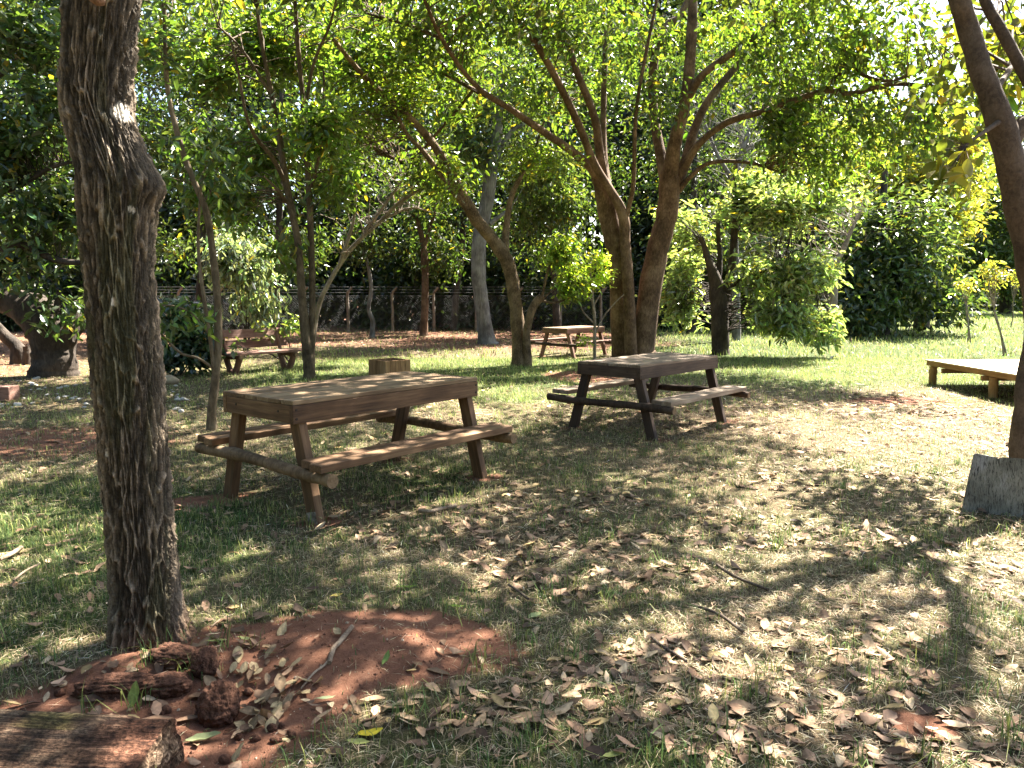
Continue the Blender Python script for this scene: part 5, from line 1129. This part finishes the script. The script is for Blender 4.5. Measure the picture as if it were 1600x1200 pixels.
def build_old_timber():
    """Old sawn block, its rotten end eaten away and caked with earth."""
    nx, ns = 160, 150; Lx, Wy, Hz = 1.05, .40, .23
    th = np.linspace(0, 2 * np.pi, ns, endpoint=False); ex = 5.0
    dense = np.linspace(0, 2 * np.pi, 4000); dy = np.sign(np.cos(dense)) * np.abs(np.cos(dense)) ** (2 / ex) * Wy / 2; dz_ = np.sign(np.sin(dense)) * np.abs(np.sin(dense)) ** (2 / ex) * Hz / 2
    al = np.r_[0, np.cumsum(np.hypot(np.diff(dy), np.diff(dz_)))]; sp_ = np.linspace(0, al[-1], ns, endpoint=False); cy_ = np.interp(sp_, al, dy); cz = np.interp(sp_, al, dz_)
    X = np.linspace(-Lx / 2, Lx / 2, nx)[:, None] + np.zeros((1, ns)); Yv = np.repeat(cy_[None], nx, 0); Zv = np.repeat(cz[None], nx, 0)
    gr = fbm(X * 2.2 + 4 + Yv, Yv * 34 + Zv * 30 + .8 * np.sin(X * 5), 61, 5) - .5; ro = fbm(X * 26, Yv * 26 + Zv * 19, 63, 4) - .5
    endf = sstep(.26, .5, X)
    k = 1 + (gr * .07 + ro * (.02 + .09 * endf))
    Yv = Yv * k; Zv = Zv * (1 + (k - 1) * 1.2); X = X + endf * ro * .03
    V = np.stack([X, Yv, Zv], -1).reshape(-1, 3); i = np.arange(nx * ns).reshape(nx, ns); j = np.roll(i, -1, 1)
    F = np.stack([i[:-1], j[:-1], j[1:], i[1:]], -1).reshape(-1, 4)
    t = np.clip(.42 + gr * 3.0, 0, 1)[..., None]; c = np.array([.016, .010, .007]) * (1 - t) + np.array([.115, .070, .044]) * t
    pale = sstep(.10, .3, ro + .2 * vnoise(X * 6, Yv * 9, 5))[..., None] * .5; c = c * (1 - pale) + pale * np.array([.17, .125, .085])
    moss = (sstep(.50, .62, fbm(X * 5, Yv * 7, 69, 3)) * (cy_ > .1)[None] * .5)[..., None]; c = c * (1 - moss) + moss * np.array([.14, .125, .04])
    e = (np.clip(endf * (.35 + 1.4 * fbm(X * 9, Zv * 20 + Yv * 9, 71, 3) - .25), 0, .95))[..., None]; c = c * (1 - e) + e * np.array([.13, .060, .036])
    cor = sstep(.80, .97, np.minimum(np.abs(cy_) / (Wy / 2), np.abs(cz) / (Hz / 2)))[None, :, None] * np.clip(.2 + 1.6 * (ro[..., None] + .25), 0, .85); c = c * (1 - cor) + cor * np.array([.34, .26, .17])
    # rough end face
    rr = np.linspace(1, 0, 9)[1:]; endV = []; endC = []
    last = np.stack([X[-1], Yv[-1], Zv[-1]], -1)
    for q in rr:
        yy = last[:, 1] * q; zz = last[:, 2] * q; nzv = fbm(yy * 24 + 3, zz * 24, 73, 4) - .5; endV.append(np.stack([last[:, 0] * q + (1 - q) * last[:, 0].mean() + .05 * nzv - .01 * (1 - q), yy, zz], -1))
        tt = np.clip(.5 + 2.4 * nzv, 0, 1)[:, None]; endC.append(np.array([.09, .045, .026]) * (1 - tt) + np.array([.42, .30, .20]) * tt)
    EV = np.concatenate([last] + endV); EC = np.concatenate([c[-1]] + endC); ii = np.arange(9 * ns).reshape(9, ns); jj = np.roll(ii, -1, 1)
    EF = np.stack([ii[:-1], jj[:-1], jj[1:], ii[1:]], -1).reshape(-1, 4)
    o = obj('old_timber_block', mk('old_timber_block', [(V, F, c.reshape(-1, 3)), (EV, EF, EC)], rotting_wood()))
    q = G(266, 1112, .185); ang = math.radians(-4)
    o.location = (q[0] - Lx / 2 * math.cos(ang) - Wy / 2 * -math.sin(ang) * 0, q[1] - Wy / 2 - Lx / 2 * math.sin(ang) + .03, .045); o.rotation_euler = (math.radians(14), math.radians(1), ang)
    tag(o, 'old rotting sawn timber block half buried in red earth, in the lower left corner', 'timber')
build_old_timber()

M_STICK = bark_material('dry_stick', (0.09, 0.06, 0.04), (0.22, 0.16, 0.11), (0.36, 0.28, 0.2), 30, .3, .5)
M_STICKD = bark_material('dark_stick', (0.03, 0.022, 0.016), (0.08, 0.058, 0.042), (0.16, 0.12, 0.09), 30, .3, .5)
def stick(label, pix, wpx, mat, z=.02):
    pts = []
    for (u, v) in pix:
        q = G(u, v); pts.append([q[0], q[1], float(ground_h(q[0], q[1])) + z + wpx * .5 * q[1] / FPX, wpx * .5 * q[1] / FPX])
    pts = np.array(pts); ch, _ = limb3(pts, 9, 8, .10, int(pix[0][0]))
    V, F = ch[0][0], ch[0][1]; b = pts[0, :3].copy(); caps = []
    for a, flip in ((V[:9], 1), (V[-9:], 0)):
        f = np.array([[(k + 1) % 9, k, 9] if flip else [k, (k + 1) % 9, 9] for k in range(9)]); caps.append((np.vstack([a, a.mean(0)]) - b, f, None))
    o = obj('stick', mk('stick', [(V - b, F, None)] + caps, mat), None, tuple(b)); tag(o, label, 'stick')
stick('thick dry stick lying on the bare red earth', [(515, 1052), (522, 1035), (530, 1028), (540, 1018), (551, 1006)], 8, M_STICK, .004)
stick('pale thin forked stick lying below the thick stick on red earth', [(470, 1082), (490, 1065), (505, 1056), (512, 1050)], 3.5, M_STICK, .006)
stick('dark stick in the grass, upper of the row right of the red earth', [(1120, 892), (1140, 905), (1165, 917), (1200, 930)], 5, M_STICKD)
stick('dark stick on sunlit straw, middle of the row right of the red earth', [(1080, 955), (1110, 965), (1135, 977), (1160, 998)], 5.5, M_STICKD)
stick('dark stick in the grass, lowest of the row right of the red earth', [(1018, 1005), (1035, 1018), (1055, 1030), (1072, 1042)], 5, M_STICKD)
stick('short dark stick in the grass beside the tip of the red earth', [(795, 922), (810, 932), (825, 946)], 4, M_STICKD)
stick('pale branch lying under the right end of the near table', [(655, 806), (672, 808), (690, 803), (712, 798)], 6, M_STICK)
stick('slanted pale stick in the grass left of the big trunk', [(22, 922), (40, 908), (62, 895)], 3.5, M_STICK, .035)
stick('long thin pale stick at the left edge beyond the grass', [(0, 888), (18, 880), (34, 868)], 7, M_STICK, .03)
stick('thin twig lying across the earth at the trunk foot', [(248, 1048), (268, 1036), (290, 1024)], 2.2, M_STICK, .01)
stick('thin twig below the trunk flare running over red earth', [(330, 990), (345, 978), (362, 970)], 2.2, M_STICK, .012)

M_STONE = plain_material('pale_rubble', (0.28, 0.26, 0.235), (0.62, 0.58, 0.53), 18, .9, .5)
r_ = np.random.default_rng(31)
stone_protos = [clod_mesh(.75, 300 + k, (1, .8, .4), M_STONE, False, 1.3) for k in range(6)]
for k in range(64):
    u = r_.uniform(-10, 150) if k < 52 else r_.uniform(255, 300); v = 592 + 46 * r_.random() ** 1.3 + (0 if u < 150 else 6)
    q = G(u, v); s = r_.uniform(.02, .06) * (1.6 if r_.random() < .15 else 1)
    o = obj('pale_stone', stone_protos[k % 6]); o.location = (q[0], q[1], s * .12); o.scale = (s, s, s); o.rotation_euler = (r_.normal() * .2, r_.normal() * .2, r_.uniform(0, 6.28))
    tag(o, 'pale chunk of rubble scattered on the ground near the dark forked tree', 'stone', 'pale rubble on the shaded ground')
q = G(262, 600); o = obj('boulder', clod_mesh(.16, 333, (1.1, .9, .6), plain_material('tan_stone', (0.22, 0.17, 0.11), (0.40, 0.32, 0.22), 14, .9, .5), False, .6)); o.location = (q[0], q[1], .05); tag(o, 'rounded tan stone on the ground just right of the big trunk', 'stone')
q = G(-2, 626); beam_root = beam('red_beam', (q[0] - .5, q[1] + .1, .1), (q[0] + .22, q[1], .1), .2, .2, W_RED, None, bev=.012); tag(beam_root, 'low reddish timber beam on the ground at the left edge', 'beam')

# ------------------------------------------------------------------ fallen leaves
def leaf_mesh_np(L, W, curl, bend, twist, seed, nseg=7):
    r = np.random.default_rng(seed); s = np.linspace(0, 1, nseg); wd = W * .5 * np.sin(np.pi * np.clip(s * .94 + .04, 0, 1)) ** .75 * (1.12 - .3 * s)
    rows = []
    for i in range(nseg):
        x = s[i] * L; z = bend * L * (s[i] - .5) ** 2 * 4 * .25 + .012 * L * r.normal(); a = twist * (s[i] - .5)
        for t in (-1, -.5, 0, .5, 1):
            y = t * wd[i]; zz = z + curl * wd[i] * t * t + .10 * wd[i] * r.normal() * abs(t) + a * y; rows.append([x - L / 2, y * (1 - .2 * abs(curl) * abs(t)), zz])
    V = np.array(rows); V[:, 2] -= V[:, 2].min(); F = []
    for i in range(nseg - 1):
        for j in range(4): a = i * 5 + j; F.append([a, a + 5, a + 6, a + 1])
    # petiole
    st = np.array([[-L / 2 - .18 * L, 0, .004], [-L / 2, -.0012, V[2, 2]], [-L / 2, .0012, V[2, 2] + .0015]])
    return V, np.array(F), st
def leaf_protos(colors, base, n, seed):
    out = []
    r = np.random.default_rng(seed)
    for k in range(n):
        V, F, st = leaf_mesh_np(base * r.uniform(.8, 1.25), base * r.uniform(.40, .60), r.uniform(-.3, .45), r.uniform(-.4, .45), r.uniform(-.5, .5), seed + k)
        c = np.array(colors[k % len(colors)]) * r.uniform(.8, 1.2); C = np.tile(c, (len(V), 1)) * np.exp(.10 * r.normal(size=(len(V), 1))); C[2::5] *= 1.25
        out.append(((V, F, C), (st, np.array([[0, 1, 2]]), np.tile(c * .8, (3, 1)))))
    return out
DRY = [(.22, .14, .082), (.27, .18, .105), (.13, .075, .043), (.36, .265, .165), (.22, .14, .09), (.16, .095, .058), (.28, .20, .09), (.09, .053, .033)]
DRYP = leaf_protos(DRY, .092, 14, 900); PALEP = leaf_protos([(.27, .20, .11), (.33, .25, .135), (.19, .13, .075)], .095, 6, 930)
dry_me = [mk('fallen_leaf', p, M_DRY) for p in DRYP]; pale_me = [mk('fallen_leaf', p, M_DRY) for p in PALEP]
def drop_leaf(me, x, y, r, label, group=None, scale=1.0, lift=.006, tilt=.25):
    o = obj('fallen_leaf', me); o.location = (x, y, float(ground_h(x, y)) + lift + .012 * r.random()); o.rotation_euler = (r.normal() * tilt, r.normal() * tilt, r.uniform(0, 6.28)); o.scale = (scale,) * 3
    return tag(o, label, 'leaf', group)
r_ = np.random.default_rng(55)
def litter_density(x, y):
    d = .16 + 1.2 * sstep(.40, .62, fbm(x * 1.5, y * 1.5, 77, 3))
    d = d * (.35 + .9 * sstep(-2.2, .8, x)) * (1 - .75 * sstep(9, 12, y)) * (1 - .86 * ell(x, y, -.5, 3.02, .70, .40, 0, .3, 5, 3, .3))
    return d
# the nearest ones one by one
def leaf_words(x, y):
    if x < -1.0: return 'dry brown leaf fallen on the green grass around the big furrowed trunk', 'dry leaves around the big trunk'
    if x < 0.25: return 'dry brown leaf fallen on the shaded grass bordering the bare red earth', 'dry leaves bordering the red earth'
    return 'dry brown leaf among the many fallen on the dappled grass at lower right', 'dry leaves on the dappled grass'
cnt = 0
while cnt < 165:
    y = 2.05 + 2.6 * r_.random() ** 1.2; x = r_.uniform(-.72, .72) * y + .15
    if r_.random() > litter_density(np.array([x]), np.array([y]))[0] * .9: continue
    drop_leaf(dry_me[r_.integers(14)], x, y, r_, *leaf_words(x, y), r_.uniform(.35, 1.15), .006, .22); cnt += 1
cnt = 0
while cnt < 62:
    q = G(395 + 48 * r_.normal(), 1085 + 48 * r_.normal())
    if q[1] < 2.0 or q[0] < -1.12: continue
    drop_leaf(pale_me[r_.integers(6)] if r_.random() < .7 else dry_me[r_.integers(14)], q[0], q[1], r_, 'pale dry leaf heaped on the red earth beside the clods', 'pale leaves heaped on the red earth', r_.uniform(.45, .85), .012, .5); cnt += 1
def special(label, u, v, col, L, W, rz, curl=.3, bend=.3, tilt=(0, 0), lift=.012):
    V, F, st = leaf_mesh_np(L, W, curl, bend, .2, int(u)); C = np.tile(np.array(col), (len(V), 1)); C[2::5] *= 1.3
    q = G(u, v); o = obj('fallen_leaf', mk('fallen_leaf', [(V, F, C), (st, np.array([[0, 1, 2]]), np.tile(np.array(col), (3, 1)))], M_DRY)); o.location = (q[0], q[1], float(ground_h(q[0], q[1])) + lift); o.rotation_euler = (tilt[0], tilt[1], rz); tag(o, label, 'leaf')
special('bright yellow fallen leaf at the lower edge of the red earth', 579, 1153, (.55, .42, .03), .085, .05, .4, .2)
special('greenish-yellow leaf tucked beside the bright yellow leaf', 560, 1168, (.33, .34, .10), .075, .032, -.1)
special('green leaf standing upright against the old timber', 212, 1108, (.20, .24, .06), .085, .042, 1.5, .2, .3, (0, -1.1), .06)
special('pale green leaf lying at the trunk foot', 230, 1043, (.30, .34, .12), .055, .018, -.6)
special('yellow-green leaf left of the leaf heap, upper edge of the red earth', 340, 1015, (.40, .38, .12), .07, .026, .2)
special('yellow-green leaf above the leaf heap on the red earth', 384, 1013, (.40, .39, .14), .07, .026, -.25)
special('long green leaf lying on the upper rim of the red earth', 634, 924, (.22, .29, .05), .10, .028, .15)
special('short green leaf at the right rim of the red earth', 712, 954, (.14, .22, .03), .08, .024, -.1)
special('yellowish leaf at the back rim of the red earth', 527, 938, (.42, .32, .08), .06, .03, .6)
special('small green leaf sprouting from the middle of the red earth', 604, 1048, (.14, .20, .05), .06, .026, 1.2, .2, .4, (0, -.6), .02)
special('pale green leaf alone near the bottom of the red earth', 510, 1098, (.32, .36, .18), .065, .022, .3)
special('mottled green leaf on the grass right of the red earth', 836, 968, (.25, .28, .12), .075, .05, .8)
special('green and brown leaf beside the foreground straw patch', 1055, 1112, (.16, .24, .05), .06, .03, -.9)
special('yellow-green leaf lying low in the grass near the bottom edge', 960, 1187, (.34, .34, .10), .08, .032, .4)
special('big crumpled green-grey leaf right below the clods', 318, 1150, (.20, .22, .10), .11, .05, .5, .5)
special('long tan dry frond leaf at the left edge of the grass', 20, 872, (.42, .33, .17), .22, .06, .55, .4)
# the rest of the litter as one mass
def build_litter():
    r = np.random.default_rng(66); ch = []
    n = 16500; y = 2.0 + 10.5 * r.random(n) ** 1.35; x = r.uniform(-.8, .8, n) * y + r.uniform(-1, 1, n)
    keep = r.random(n) < litter_density(x, y) * .8 * np.clip(.35 + .12 * y, 0, 1); x, y = x[keep], y[keep]
    n2 = 9000; y2 = 8 + 22 * r.random(n2); x2 = r.uniform(-.75, .1, n2) * y2; k2 = soil_mask(x2, y2) > .25; x = np.r_[x, x2[k2]]; y = np.r_[y, y2[k2]]
    n = len(x); z = ground_h(x, y) + .004 + .014 * r.random(n); pid = r.integers(0, 14, n); rz = r.uniform(0, 6.28, n); sc_ = r.uniform(.3, 1.1, n) * np.where(y > 9, 1.2, 1); tx = r.normal(size=n) * .22; ty = r.normal(size=n) * .22
    for k in range(14):
        m = pid == k
        (V, F, C), _ = DRYP[k]
        V = V.reshape(7, 5, 3)[[0, 2, 4, 6]][:, [0, 2, 4]].reshape(-1, 3); C = C.reshape(7, 5, 3)[[0, 2, 4, 6]][:, [0, 2, 4]].reshape(-1, 3)
        F = np.array([[i * 3 + j, i * 3 + j + 3, i * 3 + j + 4, i * 3 + j + 1] for i in range(3) for j in range(2)])
        nn = m.sum(); Vv = V[None] * sc_[m][:, None, None]
        Vv = np.stack([Vv[..., 0], Vv[..., 1], Vv[..., 2] + Vv[..., 0] * ty[m][:, None] + Vv[..., 1] * tx[m][:, None]], -1)
        c, s = np.cos(rz[m])[:, None], np.sin(rz[m])[:, None]
        W_ = np.stack([Vv[..., 0] * c - Vv[..., 1] * s + x[m][:, None], Vv[..., 0] * s + Vv[..., 1] * c + y[m][:, None], Vv[..., 2] + z[m][:, None]], -1).reshape(-1, 3)
        FF = (F[None] + (np.arange(nn) * len(V))[:, None, None]).reshape(-1, 4); CC = (C[None] * np.exp(.38 * r.normal(size=(nn, 1, 1)))).reshape(-1, 3); ch.append((W_, FF, CC))
    o = obj('leaf_litter', mk('leaf_litter', ch, M_DRY)); tag(o, 'dry fallen leaves littering the grass under the trees', None, None, 'stuff')
build_litter()

# ------------------------------------------------------------------ grass and straw
def blades(x, y, h, w, lean, col, r, segs=2):
    n = len(x); z = ground_h(x, y) - .004; a = r.uniform(0, 6.28, n); d = np.stack([np.cos(a), np.sin(a), 0 * a], 1); s = np.stack([-np.sin(a), np.cos(a), 0 * a], 1)
    b = np.stack([x, y, z], 1); up = np.array([0, 0, 1.0])
    hh = h[:, None]; ww = w[:, None]; ln = lean[:, None]
    m = b + d * hh * ln * .35 + up * hh * .6; t = b + d * hh * ln + up * hh * np.sqrt(np.clip(1 - .55 * ln * ln, .04, 1)); 
    if segs == 2:
        V = np.stack([b - s * ww * .5, b + s * ww * .5, m + s * ww * .4, m - s * ww * .4, t], 1).reshape(-1, 3); i = np.arange(n) * 5
        return V, [np.stack([i, i + 1, i + 2, i + 3], 1), np.stack([i + 3, i + 2, i + 4], 1)], np.repeat(col, 5, 0)
    V = np.stack([b - s * ww * .5, b + s * ww * .5, t], 1).reshape(-1, 3); i = np.arange(n) * 3
    return V, [np.stack([i, i + 1, i + 2], 1)], np.repeat(col, 3, 0)
def build_grass():
    r = np.random.default_rng(88); ch = []
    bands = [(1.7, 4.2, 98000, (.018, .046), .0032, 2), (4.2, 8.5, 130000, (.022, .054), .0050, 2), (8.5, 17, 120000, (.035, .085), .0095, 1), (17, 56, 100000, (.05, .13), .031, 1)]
    for (a, b_, n, hr, w, segs) in bands:
        y = np.sqrt(r.uniform(a * a, b_ * b_, n)); x = r.uniform(-.74, .74, n) * (y + .8)
        if a > 16: x = r.uniform(-.45, .74, n) * y
        # tufts
        jx, jy = r.normal(size=(2, n)) * .02; cell = np.array([hash2(np.floor(x * 9), np.floor(y * 9), 5)])[0]
        g = green_mask(x, y); so = soil_mask(x, y)
        dens = (.25 + .9 * g) * (1 - .97 * sstep(.25, .85, so + .5 * (fbm(x * 7, y * 7, 61, 3) - .5))) * (.45 + .75 * sstep(.35, .65, fbm(x * 3.1, y * 3.1, 51, 3)))
        if a > 16: dens = np.where(x > 3, 1.0, np.clip(1.0 - 1.2 * so, .06, 1)) * (y < 53)
        k = r.random(n) < dens; x, y, g = x[k], y[k], g[k]; n = len(x)
        tuft = vnoise(x * 6, y * 6, 99); h = r.uniform(*hr, n) * (.6 + .9 * tuft) * (.7 + .5 * g)
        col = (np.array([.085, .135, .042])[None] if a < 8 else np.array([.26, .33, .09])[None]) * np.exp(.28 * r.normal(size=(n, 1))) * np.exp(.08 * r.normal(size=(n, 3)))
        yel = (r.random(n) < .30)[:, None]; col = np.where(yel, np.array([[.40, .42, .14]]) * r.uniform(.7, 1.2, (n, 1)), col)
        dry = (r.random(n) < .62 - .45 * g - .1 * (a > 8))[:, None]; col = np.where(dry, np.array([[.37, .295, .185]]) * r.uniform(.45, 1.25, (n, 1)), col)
        lean = np.clip(np.abs(r.normal(size=n)) * .7, 0, 1.25)
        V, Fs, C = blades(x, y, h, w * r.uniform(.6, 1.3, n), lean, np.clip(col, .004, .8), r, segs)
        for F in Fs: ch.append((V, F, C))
    # taller loose tufts
    nt = 560; ty = 2.0 + 7.0 * r.random(nt) ** 1.3; tx = r.uniform(-.72, .72, nt) * (ty + .6); gk = green_mask(tx, ty) * (1 - soil_mask(tx, ty)); kp = r.random(nt) < .15 + 1.1 * gk; tx, ty = tx[kp], ty[kp]
    nb = r.integers(8, 26, len(tx)); sp_ = np.repeat(r.uniform(.015, .06, len(tx)), nb); x = np.repeat(tx, nb) + r.normal(size=nb.sum()) * sp_; y = np.repeat(ty, nb) + r.normal(size=nb.sum()) * sp_; n = len(x)
    col = np.array([.095, .155, .045])[None] * np.exp(.3 * r.normal(size=(n, 1))); col = np.where((r.random(n) < .3)[:, None], np.array([[.24, .26, .07]]), col)
    V, Fs, C = blades(x, y, r.uniform(.05, .14, n), r.uniform(.0025, .005, n), np.clip(np.abs(r.normal(size=n)) * .9, .1, 1.3), np.clip(col, .004, .8), r, 2)
    for F in Fs: ch.append((V, F, C))
    o = obj('grass', mk('grass', ch, M_GRASS, smooth=False)); tag(o, 'short thin grass growing over the park ground and lawn', None, None, 'stuff')
    # dead straw lying flat
    ch = []
    for (a, b_, n, L, w) in ((1.7, 4.2, 60000, .06, .0026), (4.2, 9.5, 65000, .08, .0042), (9.5, 16, 30000, .11, .008)):
        y = np.sqrt(r.uniform(a * a, b_ * b_, n)); x = r.uniform(-.74, .74, n) * (y + .8)
        so = soil_mask(x, y); g = green_mask(x, y); d = (1 - .93 * np.clip(so * 1.4, 0, 1)) * (1.15 - .75 * g) * (.3 + .9 * sstep(.32, .62, fbm(x * 2.3, y * 2.3, 57, 3)))
        k = r.random(n) < d; x, y = x[k], y[k]; n = len(x)
        al = r.uniform(0, 6.28, n); dz = r.normal(size=n) * .16; l = L * r.uniform(.4, 1.3, n); z = ground_h(x, y) + r.uniform(.003, .022, n)
        dx, dy = np.cos(al), np.sin(al); ww = w * r.uniform(.6, 1.3, n)
        p = np.stack([x, y, z], 1); e = np.stack([dx * l, dy * l, dz * l], 1) * .5; s = np.stack([-dy * ww, dx * ww, 0 * x], 1) * .5; mid = np.stack([0 * x, 0 * x, .1 * l * r.random(n)], 1)
        V = np.stack([p - e - s * .5, p + mid + s, p + e, p + mid - s], 1).reshape(-1, 3); i = np.arange(n) * 4
        F = np.stack([i, i + 1, i + 2, i + 3], 1)
        C = np.array([[.42, .335, .215]]) * np.exp(.42 * r.normal(size=(n, 1))) * np.exp(.06 * r.normal(size=(n, 3))); ch.append((V, F, np.repeat(np.clip(C, .02, .75), 4, 0)))
    o = obj('straw', mk('straw', ch, M_GRASS, smooth=False)); tag(o, 'dead straw-coloured grass stems lying matted over the ground', None, None, 'stuff')
build_grass()

# ------------------------------------------------------------------ grit on the bare earth
def build_grit():
    r = np.random.default_rng(99); n = 5200; x = r.uniform(-1.6, .3, n); y = r.uniform(2.0, 3.6, n); k = (soil_mask(x, y) > .45) & (r.random(n) < .35 + .65 * fbm(x * 6, y * 6, 4, 3)); x, y = x[k], y[k]; n = len(x)
    rad = .0022 + .006 * r.random(n) ** 3; O = np.array([[1, 0, 0], [-1, 0, 0], [0, 1, 0], [0, -1, 0], [0, 0, 1], [0, 0, -1]], float); F = np.array([[0, 2, 4], [2, 1, 4], [1, 3, 4], [3, 0, 4], [2, 0, 5], [1, 2, 5], [3, 1, 5], [0, 3, 5]])
    V = O[None] * rad[:, None, None] * r.uniform(.6, 1.3, (n, 6, 1)); a = r.uniform(0, 6.28, n)[:, None]; V = np.stack([V[..., 0] * np.cos(a) - V[..., 1] * np.sin(a), V[..., 0] * np.sin(a) + V[..., 1] * np.cos(a), V[..., 2] * .8], -1)
    V = V + np.stack([x, y, ground_h(x, y) + rad * .3], 1)[:, None, :]; C = np.where((r.random(n) < .12)[:, None], np.array([[.36, .28, .2]]), np.array([[.17, .075, .045]])) * np.exp(.3 * r.normal(size=(n, 1)))
    o = obj('gravel', mk('gravel', [(V.reshape(-1, 3), (F[None] + (np.arange(n) * 6)[:, None, None]).reshape(-1, 3), np.repeat(np.clip(C, .02, .7), 6, 0))], M_BARK_ROUGH, smooth=False)); tag(o, 'fine crumbs and grit strewn over the bare red earth', None, None, 'stuff')
build_grit()
